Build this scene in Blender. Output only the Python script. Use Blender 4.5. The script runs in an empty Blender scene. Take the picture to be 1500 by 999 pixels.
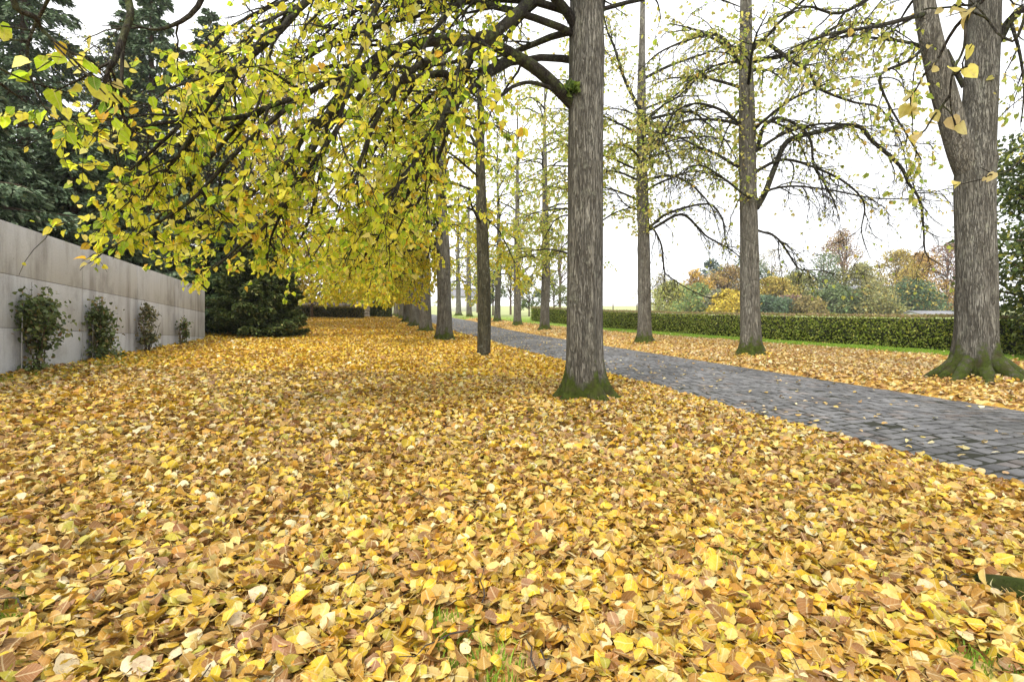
import bpy, math, random
import numpy as np
from mathutils import Vector
RS = np.random.RandomState
PI = math.pi
scene = bpy.context.scene
COL = scene.collection
CZ, F, HY = 1.3, 750.0, 505.0            # camera height, focal length and horizon in photo pixels

# ---------------------------------------------------------------- terrain
DX, DY = -0.2634, 0.9647                 # direction of the drive
def st(x, y): return x*DX + y*DY, x*DY - y*DX
def xy(s, t): return s*DX + t*DY, s*DY - t*DX
_ct = np.array([-60, -30, -8, -5.3, -2, 1.5, 2.8, 4.2, 4.62, 4.76, 9.08, 9.2, 9.6, 10.6, 13, 20, 40, 120])
_cz = np.array([.9, .6, .35, .30, .19, .09, .06, .0, -.03, -.16, -.22, -.12, -.04, .02, -.08, -.2, -.3, -.5])
ROAD_L, ROAD_R = 4.75, 9.1
def ground(x, y):
    x = np.asarray(x, float); y = np.asarray(y, float)
    s, t = st(x, y)
    z = .069*y + np.interp(t, _ct, _cz)
    yy = np.clip(y-25, 0, 23)
    z = z + .0007*yy*yy + .010*np.clip(y-48, 0, 1e9) + .004*np.clip(y-150, 0, 1e9)
    onroad = (t > ROAD_L-.05) & (t < ROAD_R+.05)
    b = .018*np.sin(x*2.1+1.3*np.sin(y*1.7))*np.sin(y*1.9+x*.7) + .01*np.sin(x*5.3+y*3.1)
    z = z + np.where(onroad, 0, b*np.exp(-np.abs(y)/60))
    z = z + .16*np.exp(-((x-8.6)**2+(y-9.3)**2)/1.6)
    return z
def road_z(x, y):
    s, t = st(x, y)
    yy = np.clip(y-25, 0, 23)
    return .069*y + np.interp(t, [ROAD_L, (ROAD_L+ROAD_R)/2, ROAD_R], [-.12, -.10, -.17]) + .0007*yy*yy + .010*np.clip(y-48, 0, 1e9)
def P(px, py, d): return np.array([(px-750)/F*d, d, CZ+(HY-py)/F*d])
HA, HB = np.array([17.9, 15.0]), np.array([2.2, 48.0])      # hedge line
def hedge_dist(x, y):
    d = (HB-HA)/np.linalg.norm(HB-HA)
    return (x-HA[0])*(-d[1]) + (y-HA[1])*d[0]                 # positive on the drive side
if hedge_dist(0, 0) < 0:
    _hd = hedge_dist
    hedge_dist = lambda x, y: -_hd(x, y)

# ---------------------------------------------------------------- object helpers
def tag(o, label=None, cat=None, group=None, kind=None):
    if label: o['label'] = label
    if cat: o['category'] = cat
    if group: o['group'] = group
    if kind: o['kind'] = kind
    return o
def thing(name, label, cat, loc, group=None):
    o = bpy.data.objects.new(name, None); COL.objects.link(o)
    o.location = loc; o.empty_display_size = .2
    return tag(o, label, cat, group)
def wloc(p):
    v = np.zeros(3)
    while p is not None:
        v = v + np.array(p.location); p = p.parent
    return v
def mesh_obj(name, V, faces, mat, parent=None, col=None, attrs=None, uv=None, smooth=False, origin=None):
    """V (n,3) world coordinates; faces: list of (m,k) index arrays."""
    V = np.asarray(V, np.float32)
    if parent is not None: V = V - wloc(parent).astype(np.float32)
    if origin is not None: V = V - np.asarray(origin, np.float32)
    me = bpy.data.meshes.new(name)
    faces = [np.asarray(f, np.int32) for f in faces if len(f)]
    nl = sum(f.size for f in faces); npoly = sum(len(f) for f in faces)
    me.vertices.add(len(V)); me.vertices.foreach_set('co', V.ravel())
    me.loops.add(nl); me.polygons.add(npoly)
    li = np.concatenate([f.ravel() for f in faces])
    sizes = np.concatenate([np.full(len(f), f.shape[1], np.int32) for f in faces])
    starts = np.concatenate([[0], np.cumsum(sizes)[:-1]]).astype(np.int32)
    me.loops.foreach_set('vertex_index', li)
    me.polygons.foreach_set('loop_start', starts)
    me.polygons.foreach_set('loop_total', sizes)
    if smooth: me.polygons.foreach_set('use_smooth', np.ones(npoly, bool))
    if col is not None:
        a = me.color_attributes.new('Col', 'FLOAT_COLOR', 'POINT')
        c = np.ones((len(V), 4), np.float32); c[:, :3] = col
        a.data.foreach_set('color', c.ravel())
    for k, v in (attrs or {}).items():
        a = me.attributes.new(k, 'FLOAT', 'POINT'); a.data.foreach_set('value', np.asarray(v, np.float32))
    if uv is not None:
        a = me.attributes.new('leaf_uv', 'FLOAT_VECTOR', 'POINT')
        u3 = np.zeros((len(V), 3), np.float32); u3[:, :2] = uv
        a.data.foreach_set('vector', u3.ravel())
    me.update(calc_edges=True)
    me.materials.append(mat)
    o = bpy.data.objects.new(name, me); COL.objects.link(o)
    if parent is not None: o.parent = parent
    if origin is not None: o.location = origin
    return o

class Tubes:
    def __init__(s): s.V = []; s.Q = []; s.n = 0; s.C = []
    def add(s, pts, rad, k=6, cap=True):
        pts = np.asarray(pts, float); n = len(pts)
        rad = np.broadcast_to(np.asarray(rad, float), (n,))
        T = np.gradient(pts, axis=0); T /= np.linalg.norm(T, axis=1, keepdims=True)+1e-9
        m = T.mean(0); ref = np.cross(m, [0, 0, 1.0])
        if np.linalg.norm(ref) < .25: ref = np.array([1.0, .2, 0]) if abs(m[2]) > .5 else np.array([0, 0, 1.0])
        ref = ref/np.linalg.norm(ref)
        A = np.cross(T, ref); A /= np.linalg.norm(A, axis=1, keepdims=True)+1e-9
        B = np.cross(T, A)
        an = np.arange(k)*2*PI/k
        ring = pts[:, None]+rad[:, None, None]*(np.cos(an)[None, :, None]*A[:, None]+np.sin(an)[None, :, None]*B[:, None])
        s.V.append(ring.reshape(-1, 3))
        i = np.arange(n-1)[:, None]*k; j = np.arange(k)[None]; j2 = (j+1) % k
        q = np.stack([i+j, i+j2, i+k+j2, i+k+j], -1).reshape(-1, 4)+s.n
        s.Q.append(q); s.n += n*k
    def build(s, name, mat, parent=None, **kw):
        if not s.V: return None
        return mesh_obj(name, np.concatenate(s.V), [np.concatenate(s.Q)], mat, parent, smooth=True, **kw)

class Mb:                                   # boxes, prisms and such collected into one mesh
    def __init__(s): s.V = []; s.Q = []; s.T = []; s.n = 0
    def box(s, c, ex, ey, ez):
        c, ex, ey, ez = [np.asarray(a, float) for a in (c, ex, ey, ez)]
        v = [c+a*ex+b*ey+d*ez for d in (-.5, .5) for b in (-.5, .5) for a in (-.5, .5)]
        s.V.append(np.array(v))
        q = np.array([[0, 2, 3, 1], [4, 5, 7, 6], [0, 1, 5, 4], [2, 6, 7, 3], [0, 4, 6, 2], [1, 3, 7, 5]])
        s.Q.append(q+s.n); s.n += 8
    def poly(s, v, faces):
        s.V.append(np.asarray(v, float))
        for f in faces: (s.Q if len(f) == 4 else s.T).append(np.array([f])+s.n)
        s.n += len(v)
    def build(s, name, mat, parent=None, **kw):
        return mesh_obj(name, np.concatenate(s.V), [np.concatenate(s.Q)]+([np.concatenate(s.T)] if s.T else []), mat, parent, **kw)

def norm(a): return a/(np.linalg.norm(a, axis=-1, keepdims=True)+1e-9)

# ---------------------------------------------------------------- materials
def newmat(name):
    m = bpy.data.materials.new(name); m.use_nodes = True
    nt = m.node_tree; nt.nodes.clear()
    return m, nt
class NT:
    def __init__(s, nt): s.nt = nt
    def n(s, typ, **kw):
        nd = s.nt.nodes.new(typ)
        for k, v in kw.items():
            if k == 'inp':
                for a, b in v.items():
                    if isinstance(b, bpy.types.NodeSocket): s.nt.links.new(b, nd.inputs[a])
                    else: nd.inputs[a].default_value = b
            else: setattr(nd, k, v)
        return nd
    def link(s, a, b): s.nt.links.new(a, b)
    def ramp(s, fac, stops):
        r = s.n('ShaderNodeValToRGB'); e = r.color_ramp.elements
        while len(e) < len(stops): e.new(.5)
        for el, (p, c) in zip(e, stops):
            el.position = p; el.color = (*c, 1) if not isinstance(c, float) else (c, c, c, 1)
        s.link(fac, r.inputs[0]); return r.outputs[0]
    def mix(s, fac, a, b, typ='MIX'):
        m = s.n('ShaderNodeMix', data_type='RGBA', blend_type=typ)
        for sock, v in ((m.inputs[0], fac), (m.inputs[6], a), (m.inputs[7], b)):
            if isinstance(v, bpy.types.NodeSocket): s.link(v, sock)
            elif isinstance(v, (int, float)): sock.default_value = v
            else: sock.default_value = (*v, 1)
        return m.outputs[2]
    def math(s, op, a, b=0., c=None):
        m = s.n('ShaderNodeMath', operation=op)
        for i, v in enumerate((a, b) if c is None else (a, b, c)):
            if isinstance(v, bpy.types.NodeSocket): s.link(v, m.inputs[i])
            else: m.inputs[i].default_value = v
        return m.outputs[0]
    def noise(s, vec, scale, detail=4, rough=.55, dist=0.):
        n = s.n('ShaderNodeTexNoise', inp={'Scale': scale, 'Detail': detail, 'Roughness': rough, 'Distortion': dist})
        if vec is not None: s.link(vec, n.inputs['Vector'])
        return n.outputs['Fac']
    def mapping(s, vec, scale=(1, 1, 1), loc=(0, 0, 0), rot=(0, 0, 0)):
        m = s.n('ShaderNodeMapping', inp={'Scale': scale, 'Location': loc, 'Rotation': rot}); s.link(vec, m.inputs['Vector'])
        return m.outputs[0]
    def bump(s, h, strength, dist, normal=None):
        b = s.n('ShaderNodeBump', inp={'Strength': strength, 'Distance': dist}); s.link(h, b.inputs['Height'])
        if normal is not None: s.link(normal, b.inputs['Normal'])
        return b.outputs[0]
    def out(s, sh): s.link(sh, s.n('ShaderNodeOutputMaterial').inputs[0])
    def princ(s, color, rough=.8, spec=.3, normal=None):
        p = s.n('ShaderNodeBsdfPrincipled')
        for k, v in (('Base Color', color), ('Roughness', rough), ('Specular IOR Level', spec)):
            if isinstance(v, bpy.types.NodeSocket): s.link(v, p.inputs[k])
            elif k == 'Base Color': p.inputs[k].default_value = (*v, 1)
            else: p.inputs[k].default_value = v
        if normal is not None: s.link(normal, p.inputs['Normal'])
        return p.outputs[0]

def leaf_material(name, trans=.5, rough=.55, spec=.25, vein=False, spots=0.):
    m, nt = newmat(name); g = NT(nt)
    c = g.n('ShaderNodeVertexColor', layer_name='Col').outputs[0]
    tc = g.n('ShaderNodeTexCoord').outputs['Object']
    c = g.mix(.55, c, g.ramp(g.noise(tc, 60, 3), [(.3, (.7, .66, .58)), (.55, (1., 1., 1.))]), 'MULTIPLY')
    nrm = None
    if vein:
        uv = g.n('ShaderNodeAttribute', attribute_name='leaf_uv').outputs['Vector']
        sp = g.n('ShaderNodeSeparateXYZ'); g.link(uv, sp.inputs[0])
        ay = g.math('ABSOLUTE', sp.outputs[1])
        mid = g.math('LESS_THAN', ay, .035)
        # side veins: lines running obliquely from the midrib
        w = g.math('FRACT', g.math('MULTIPLY', g.math('SUBTRACT', sp.outputs[0], g.math('MULTIPLY', ay, .7)), 6.))
        side = g.math('LESS_THAN', w, .13)
        v = g.math('MAXIMUM', mid, g.math('MULTIPLY', side, .5))
        c = g.mix(g.math('MULTIPLY', v, .35), c, (.72, .6, .34))
        nrm = g.bump(g.math('ADD', g.math('MULTIPLY', v, -1.), g.noise(tc, 130, 2)), .5, .002)
    if spots:
        c = g.mix(g.math('MULTIPLY', g.ramp(g.noise(tc, 90, 2), [(.62, 0.), (.70, 1.)]), spots), c, (.2, .1, .04))
    p = g.princ(c, rough, spec, nrm)
    if trans > 0:
        t = g.n('ShaderNodeBsdfTranslucent'); g.link(g.mix(.25, c, (1., 1., .5), 'MULTIPLY'), t.inputs['Color'])
        mx = g.n('ShaderNodeMixShader', inp={0: trans}); g.link(p, mx.inputs[1]); g.link(t.outputs[0], mx.inputs[2])
        p = mx.outputs[0]
    g.out(p); return m

def bark_material(name, a, b, dark, moss=(.058, .078, .012), scale=1.):
    m, nt = newmat(name); g = NT(nt)
    tc = g.n('ShaderNodeTexCoord').outputs['Object']
    mp = g.mapping(tc, (26*scale, 26*scale, 2.3*scale))
    r1 = g.math('ABSOLUTE', g.math('SUBTRACT', g.noise(mp, 1., 3, .5, .5), .5))
    r2 = g.math('ABSOLUTE', g.math('SUBTRACT', g.noise(g.mapping(tc, (48*scale, 48*scale, 5*scale), loc=(3, 1, 7)), 1., 3, .55, .4), .5))
    fiss = g.math('MULTIPLY', g.ramp(r1, [(.0, 0.), (.055, 1.)]), g.ramp(r2, [(.0, .45), (.05, 1.)]))
    fine = g.noise(g.mapping(tc, (55*scale, 55*scale, 7*scale)), 1., 5, .65)
    big = g.noise(g.mapping(tc, (3, 3, 1.1)), 1.3, 4)
    c = g.mix(g.ramp(big, [(.35, 0.), (.65, 1.)]), a, b)
    c = g.mix(g.ramp(fine, [(.35, .75), (.62, 0.)]), c, tuple(x*.55 for x in a))
    c = g.mix(g.math('MULTIPLY', g.math('SUBTRACT', 1., fiss), .8), c, dark)
    # grey-green lichen patches
    lich = g.ramp(g.noise(tc, 7, 5, .7), [(.58, 0.), (.66, 1.)])
    c = g.mix(g.math('MULTIPLY', lich, .5), c, (.33, .345, .27))
    rnd = g.n('ShaderNodeObjectInfo').outputs['Random']
    c = g.mix(1., c, g.ramp(rnd, [(0., (.82, .82, .82)), (.5, (1.05, 1., .95)), (1., (1.1, 1.1, 1.08))]), 'MULTIPLY')
    stain = g.ramp(g.noise(g.mapping(tc, (2.2, 2.2, .5)), 1.1, 5), [(.5, 0.), (.7, .55)])
    c = g.mix(stain, c, (.10, .09, .065))
    at = g.n('ShaderNodeAttribute', attribute_name='moss').outputs['Fac']
    mo = g.ramp(g.math('ADD', at, g.math('MULTIPLY', g.math('SUBTRACT', g.noise(tc, 8, 7, .75), .5), 2.0)), [(.36, 0.), (.74, 1.)])
    mcol = g.mix(g.ramp(g.noise(tc, 16, 6, .7), [(.3, 0.), (.7, 1.)]), tuple(x*.35 for x in moss), tuple(min(1, x*1.8) for x in moss))
    mcol = g.mix(g.ramp(g.noise(tc, 5, 4), [(.5, 0.), (.7, .7)]), mcol, (.075, .055, .035))
    c = g.mix(mo, c, mcol)
    h = g.math('ADD', g.math('MULTIPLY', fiss, .8), g.math('MULTIPLY', fine, .6))
    h = g.mix(mo, h, g.noise(tc, 120, 4, .8))
    g.out(g.princ(c, .9, .15, g.bump(h, 1., .035))); return m

def plain(name, color, rough=.8, spec=.3, var=.25, nscale=6., bump=0., metal=0.):
    m, nt = newmat(name); g = NT(nt)
    tc = g.n('ShaderNodeTexCoord').outputs['Object']
    n = g.noise(tc, nscale, 5, .6)
    c = g.mix(n, tuple(x*(1-var) for x in color), tuple(min(1, x*(1+var)) for x in color))
    nr = g.bump(g.noise(tc, nscale*5, 4), bump, .01) if bump else None
    g.out(g.princ(c, rough, spec, nr)); return m

M_LEAF = leaf_material('lime_leaf', .66, .5, .3, vein=True, spots=.2)
M_LITTER = leaf_material('fallen_leaf', .10, .5, .35, vein=True, spots=.5)
M_LITTER2 = leaf_material('fallen_leaf_small', .10, .6, .25)
M_NEEDLE = leaf_material('needles', .12, .7, .15)
M_SHRUB = leaf_material('shrub_leaf', .3, .5, .3)
M_BARK = bark_material('lime_bark', (.19, .18, .15), (.325, .317, .275), (.052, .045, .036))
M_BARKD = bark_material('young_bark', (.11, .105, .06), (.17, .155, .10), (.02, .018, .012), scale=1.3)
M_LIMB = bark_material('limb_bark', (.05, .043, .036), (.105, .095, .078), (.014, .012, .01), moss=(.10, .12, .04), scale=1.6)
M_TWIG = plain('twig_bark', (.05, .04, .033), .85, .2, .3, 9)
M_CONTRUNK = plain('conifer_bark', (.10, .07, .05), .9, .1, .4, 6, .5)
M_WOODY = plain('shrub_stem', (.10, .075, .05), .9, .1, .3, 12)

# concrete with board marks, streaks and blotches
def concrete_material():
    m, nt = newmat('board_marked_concrete'); g = NT(nt)
    tc = g.n('ShaderNodeTexCoord').outputs['Object']
    # rotate into wall axes: x along the wall, z up
    mp = g.mapping(tc, rot=(0, 0, -math.atan2(DY, DX)))
    boards = g.n('ShaderNodeTexVoronoi', feature='F1', voronoi_dimensions='1D', inp={'Scale': 2.3})
    sx = g.n('ShaderNodeSeparateXYZ'); g.link(mp, sx.inputs[0]); g.link(sx.outputs[0], boards.inputs['W'])
    bt = g.n('ShaderNodeRGBToBW'); g.link(boards.outputs['Color'], bt.inputs[0])
    streak = g.noise(g.mapping(mp, (1.5, 1.5, .13)), 1.7, 6, .7)
    blot = g.noise(g.mapping(mp, (1., 1., .7)), 1.5, 7, .66)
    fine = g.noise(mp, 34, 4, .6)
    c = g.mix(bt.outputs[0], (.45, .45, .46), (.47, .47, .48))
    c = g.mix(g.math('MULTIPLY', g.ramp(streak, [(.46, 0.), (.62, 1.)]), g.ramp(g.noise(g.mapping(mp, (1., 1., .6), (3, 0, 1)), .9, 4), [(.35, .15), (.6, .95)])), c, (.22, .205, .195))
    c = g.mix(g.math('MULTIPLY', g.ramp(blot, [(.50, 0.), (.68, 1.)]), .6), c, (.20, .19, .182))
    c = g.mix(.45, c, g.ramp(fine, [(.3, (.7, .7, .7)), (.6, (1, 1, 1))]), 'MULTIPLY')
    pores = g.ramp(g.noise(mp, 22, 2), [(.70, 0.), (.73, 1.)])
    c = g.mix(g.math('MULTIPLY', pores, .5), c, (.14, .13, .12))
    g.out(g.princ(c, .85, .25, g.bump(g.math('ADD', fine, g.math('MULTIPLY', bt.outputs[0], .6)), .35, .006))); return m
M_CONC = concrete_material()
M_JOINT = plain('wall_joint', (.09, .085, .08), .95, .1)

# ground: grass showing under leaf litter
def ground_material():
    m, nt = newmat('lawn'); g = NT(nt)
    tc = g.n('ShaderNodeTexCoord').outputs['Object']
    lit = g.n('ShaderNodeAttribute', attribute_name='litter').outputs['Fac']
    grass = g.mix(g.noise(tc, 2.2, 6, .7), (.17, .27, .03), (.30, .41, .06))
    grass = g.mix(.6, grass, g.ramp(g.noise(tc, 60, 3, .7), [(.3, (.45, .45, .4)), (.65, (1, 1, 1))]), 'MULTIPLY')
    vo = g.n('ShaderNodeTexVoronoi', feature='F1', inp={'Scale': 15.}); g.link(tc, vo.inputs['Vector'])
    bw = g.n('ShaderNodeRGBToBW'); g.link(vo.outputs['Color'], bw.inputs[0])
    lc = g.ramp(bw.outputs[0], [(.2, (.24, .125, .04)), (.38, (.5, .28, .06)), (.5, (.60, .38, .07)), (.62, (.42, .24, .09)), (.75, (.72, .52, .2))])
    lc = g.mix(.5, lc, g.ramp(g.noise(tc, 30, 3), [(.3, (.4, .36, .3)), (.6, (1, 1, 1))]), 'MULTIPLY')
    fac = g.ramp(g.math('ADD', lit, g.math('MULTIPLY', g.math('SUBTRACT', g.noise(tc, 5, 5, .7), .5), .7)), [(.35, 0.), (.6, 1.)])
    c = g.mix(fac, grass, lc)
    field_haze = g.n('ShaderNodeAttribute', attribute_name='field').outputs['Fac']
    c = g.mix(field_haze, c, g.mix(g.noise(tc, .15, 5), (.40, .39, .20), (.30, .36, .15)))  # pale stubble tone, with distance haze put into the far ground colour
    g.out(g.princ(c, .9, .1, g.bump(g.noise(tc, 40, 4), .8, .03))); return m
M_GROUND = ground_material()

def sett_material():
    m, nt = newmat('stone_setts'); g = NT(nt)
    tc = g.n('ShaderNodeTexCoord').outputs['Object']
    c0 = g.n('ShaderNodeVertexColor', layer_name='Col').outputs[0]
    n1 = g.noise(tc, 7, 6, .65); n2 = g.noise(tc, 55, 4, .7)
    c = g.mix(.7, c0, g.ramp(n1, [(.3, (.78, .78, .78)), (.7, (1.1, 1.1, 1.1))]), 'MULTIPLY')
    c = g.mix(.6, c, g.ramp(n2, [(.3, (.55, .55, .55)), (.65, (1.1, 1.1, 1.1))]), 'MULTIPLY')
    c = g.mix(g.math('MULTIPLY', g.ramp(g.noise(tc, .9, 5, .6), [(.55, 0.), (.75, 1.)]), .15), c, (.07, .075, .045))
    c = g.mix(1., c, g.ramp(g.noise(tc, .7, 4, .6), [(.35, (.72, .72, .72)), (.65, (1.3, 1.3, 1.32))]), 'MULTIPLY')
    rough = g.ramp(g.noise(tc, 1.6, 4), [(.35, .42), (.65, .7)])
    g.out(g.princ(c, rough, .5, g.bump(g.math('ADD', n2, g.math('MULTIPLY', n1, 1.5)), .6, .008))); return m
M_SETT = sett_material()
M_GROUT = plain('sett_joint', (.035, .036, .026), .95, .1, .5, 14)

# ---------------------------------------------------------------- camera, world, light
cd = bpy.data.cameras.new('camera'); cam = bpy.data.objects.new('camera', cd); COL.objects.link(cam)
cam.location = (0, 0, CZ); cam.rotation_euler = (PI/2, 0, 0)
cd.sensor_width = 36; cd.lens = 18.0; cd.shift_y = (HY-499.5)/1500
cd.clip_start = .05; cd.clip_end = 5000
scene.camera = cam
SUN_EL, SUN_AZ = math.radians(48), math.radians(205)      # azimuth clockwise from +Y (the view direction)
w = bpy.data.worlds.new('World'); scene.world = w; w.use_nodes = True
g = NT(w.node_tree); w.node_tree.nodes.clear()
sky = g.n('ShaderNodeTexSky', sky_type='NISHITA'); sky.sun_disc = False
sky.sun_elevation = SUN_EL; sky.sun_rotation = SUN_AZ; sky.dust_density = 3.; sky.air_density = 1.2
WS = .12
over = g.mix(.9, sky.outputs[0], (6.8/WS*.12, 6.8/WS*.12, 6.85/WS*.12))     # overcast: mostly an even white cloud sheet
bg = g.n('ShaderNodeBackground', inp={'Strength': WS}); g.link(over, bg.inputs[0])
g.link(bg.outputs[0], g.n('ShaderNodeOutputWorld').inputs[0])
sd = bpy.data.lights.new('sun', 'SUN'); sd.energy = 1.5; sd.angle = math.radians(10); sd.color = (1, .96, .88)
sun = bpy.data.objects.new('sun', sd); COL.objects.link(sun)
dirv = Vector((math.sin(SUN_AZ)*math.cos(SUN_EL), math.cos(SUN_AZ)*math.cos(SUN_EL), math.sin(SUN_EL)))
sun.rotation_euler = dirv.to_track_quat('Z', 'Y').to_euler(); sun.location = (0, 0, 30)
vs = scene.view_settings; vs.view_transform = 'Standard'; vs.look = 'None'; vs.gamma = 1; vs.exposure = 1.28
scene.cycles.max_bounces = 6; scene.cycles.transmission_bounces = 4; scene.cycles.transparent_max_bounces = 4

# ---------------------------------------------------------------- ground sheet
def lit_density(x, y):
    s, t = st(x, y)
    d = np.ones_like(t)
    d = np.where((t > ROAD_L-.0) & (t < ROAD_R-.1), .0, d)
    hd = hedge_dist(x, y)
    wob = .5*np.sin(x*1.3+y*.4)+.3*np.sin(x*3.1-y*1.7)
    d = np.where(t > ROAD_R, np.clip((hd-2.7+.3*wob)/.9, 0.03, 1), d)
    d = np.where((t > ROAD_R) & (t < ROAD_R+.3), d*.8, d)
    d = np.where((t > ROAD_R) & (y > 52), .15, d)
    d = np.where(t < -3.6, d*np.clip(1-(-3.5-t)*.3-.22*(y < 9), .28, 1), d)
    d = np.where(t < -5.3, .35, d)
    d = np.where((hd < 0) & (t > ROAD_R), 0, d)
    return d
sv = np.concatenate([np.arange(-12, 40, .4), np.arange(40, 80, 1.), np.geomspace(80, 330, 24)])
tv = np.unique(np.concatenate([-np.geomspace(9, 300, 30), np.arange(-9, 4.5, .4), [4.2, 4.4, 4.55, 4.66, 4.76, 5, 7, 8.9, 9.09, 9.2, 9.4, 9.6],
                               np.arange(9.9, 24, .45), np.geomspace(24, 360, 30)]))
S, T = np.meshgrid(sv, tv, indexing='ij'); X, Y = xy(S, T); Z = ground(X, Y)
ns, ntt = S.shape; idx = np.arange(ns*ntt).reshape(ns, ntt)
q = np.stack([idx[:-1, :-1], idx[:-1, 1:], idx[1:, 1:], idx[1:, :-1]], -1).reshape(-1, 4)[:, ::-1]
V = np.stack([X, Y, Z], -1).reshape(-1, 3)
o = mesh_obj('ground', V, [q], M_GROUND, attrs={'litter': lit_density(X, Y).ravel(), 'field': np.clip((Y-52)/25, 0, 1).ravel()}, smooth=True); tag(o, kind='structure')  # field mask fades in the stubble and painted haze tone with distance

# ---------------------------------------------------------------- paved drive: bed and individually laid setts
def build_drive():
    rs = RS(5)
    sb = np.arange(-8, 90, .5); tb = np.array([ROAD_L-.02, 6, 7, 8, ROAD_R+.02])
    S, T = np.meshgrid(sb, tb, indexing='ij'); X, Y = xy(S, T); Z = road_z(X, Y)-.007
    n1, n2 = S.shape; idx = np.arange(n1*n2).reshape(n1, n2)
    q = np.stack([idx[:-1, :-1], idx[:-1, 1:], idx[1:, 1:], idx[1:, :-1]], -1).reshape(-1, 4)[:, ::-1]
    tag(mesh_obj('drive_bed', np.stack([X, Y, Z], -1).reshape(-1, 3), [q], M_GROUT), kind='structure')
    B = []; C = []
    s = -4.0; row = 0
    while s < 85:
        h = rs.uniform(.155, .2)
        t = ROAD_L+.01-(rs.uniform(0, .12))
        while t < ROAD_R-.05:
            wd = rs.uniform(.15, .24); t2 = min(t+wd, ROAD_R)
            if t2 > ROAD_L+.05:
                B.append((s, s+h, max(t, ROAD_L), t2)); C.append(rs.uniform(0, 1))
            t += wd
        s += h; row += 1
    B = np.array(B); C = np.array(C); n = len(B)
    gap = rs.uniform(.022, .036, n)
    V = np.zeros((n, 12, 3))
    skew = lambda t: .10*np.sin((t-ROAD_L)*.9)       # courses bow slightly across the drive
    tilt = rs.normal(0, .0022, (n, 4)) + rs.normal(0, .003, (n, 1))
    cs = [(0, 2), (0, 3), (1, 3), (1, 2)]
    sg = [(1, 1), (1, -1), (-1, -1), (-1, 1)]
    for lev, (ins, dz) in enumerate(((0, -.03), (.002, -.006), (.009, .0))):
        for k in range(4):
            ss = B[:, cs[k][0]]+sg[k][0]*(gap/2+ins)+rs.normal(0, .004, n)*(lev > 0)
            tt = B[:, cs[k][1]]+sg[k][1]*(gap/2+ins)+rs.normal(0, .004, n)*(lev > 0)
            x, y = xy(ss+skew(tt), tt)
            V[:, lev*4+k] = np.stack([x, y, road_z(x, y)+dz+tilt[:, k]*(lev > 0)], -1)
    base = (np.arange(n)*12)[:, None]
    F = [base+np.array([[8, 9, 10, 11]])]
    for lev in (0, 1):
        for k in range(4):
            k2 = (k+1) % 4
            F.append(base+np.array([[lev*4+k, lev*4+k2, lev*4+4+k2, lev*4+4+k]]))
    F = np.concatenate(F)[:, ::-1]
    col = np.array([.118, .116, .115])*(.62+.76*C[:, None])+np.where(rs.rand(n, 1) < .12, np.array([[.03, .012, 0]]), 0)
    tag(mesh_obj('paved_drive', V.reshape(-1, 3), [F], M_SETT, col=np.repeat(col, 12, 0)), kind='structure')
build_drive()

# ---------------------------------------------------------------- leaves
def leaf_cloud(name, pos, axis, nrm, size, col, mat, parent=None, shape='lime', rs=None, origin=None, fold=.12):
    """one small folded blade per entry; returns ONE mesh"""
    rs = rs or RS(1)
    n = len(pos)
    if n == 0: return None
    pos = np.asarray(pos, float); A = norm(np.asarray(axis, float)); Nn = np.asarray(nrm, float)
    Bv = norm(np.cross(Nn, A)); Nn = np.cross(A, Bv)
    size = np.broadcast_to(np.asarray(size, float), (n,))
    if shape == 'lime':
        mid = [(0, 0), (.3, 0), (.6, 0), (.85, 0), (1.08, 0)]; ed = [(-.07, .26), (.16, .46), (.5, .45), (.8, .24)]
        tp = np.array([(a, 0, 0) for a, b in mid]+[(a, b, fold*b*2.2) for a, b in ed]+[(a, -b, fold*b*2.2) for a, b in ed])
        fq = np.array([[0, 1, 6, 5], [1, 2, 7, 6], [2, 3, 8, 7], [0, 9, 10, 1], [1, 10, 11, 2], [2, 11, 12, 3]]); ft = np.array([[3, 4, 8], [3, 12, 4]])
        fc = [fq, ft]
    elif shape == 'quad':
        tp = np.array([[0, 0, 0], [.45, .34, fold], [1, 0, 0], [.45, -.34, fold]])
        fc = [np.array([[0, 3, 2, 1]])]
    elif shape == 'spray':
        tp = np.array([[0, 0, 0], [.35, .17, .03], [.8, .15, -.03], [1, 0, -.12], [.7, -.16, -.03], [.3, -.15, .03]])
        fc = [np.array([[0, 5, 4, 3, 2, 1]])]
    bend = rs.normal(-.05, .2, n); cup = rs.normal(0, .5, n); tw = rs.normal(0, .35, n)
    L = tp[None]*np.ones((n, 1, 1)); L[:, :, 2] += bend[:, None]*tp[None, :, 0]**2
    if shape == 'lime':
        L[:, :, 1] *= rs.uniform(.78, 1.08, (n, 1)); L += rs.normal(0, .018, L.shape)
        L[:, :, 2] += cup[:, None]*tp[None, :, 1]**2+tw[:, None]*tp[None, :, 0]*tp[None, :, 1]
    V = pos[:, None]+size[:, None, None]*(L[..., 0:1]*A[:, None]+L[..., 1:2]*Bv[:, None]+L[..., 2:3]*Nn[:, None])
    k = len(tp); base = (np.arange(n)*k)[:, None]
    if shape == 'lime':
        faces = [(base[:, None]+f[None]).reshape(-1, f.shape[1]) for f in fc]
    else: faces = [np.concatenate([base+f for f in fc])]
    uv = np.tile(tp[:, :2], (n, 1)) if shape == 'lime' else None
    return mesh_obj(name, V.reshape(-1, 3), faces, mat, parent, col=np.repeat(col, k, 0), origin=origin, uv=uv, smooth=shape == 'lime')

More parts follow.
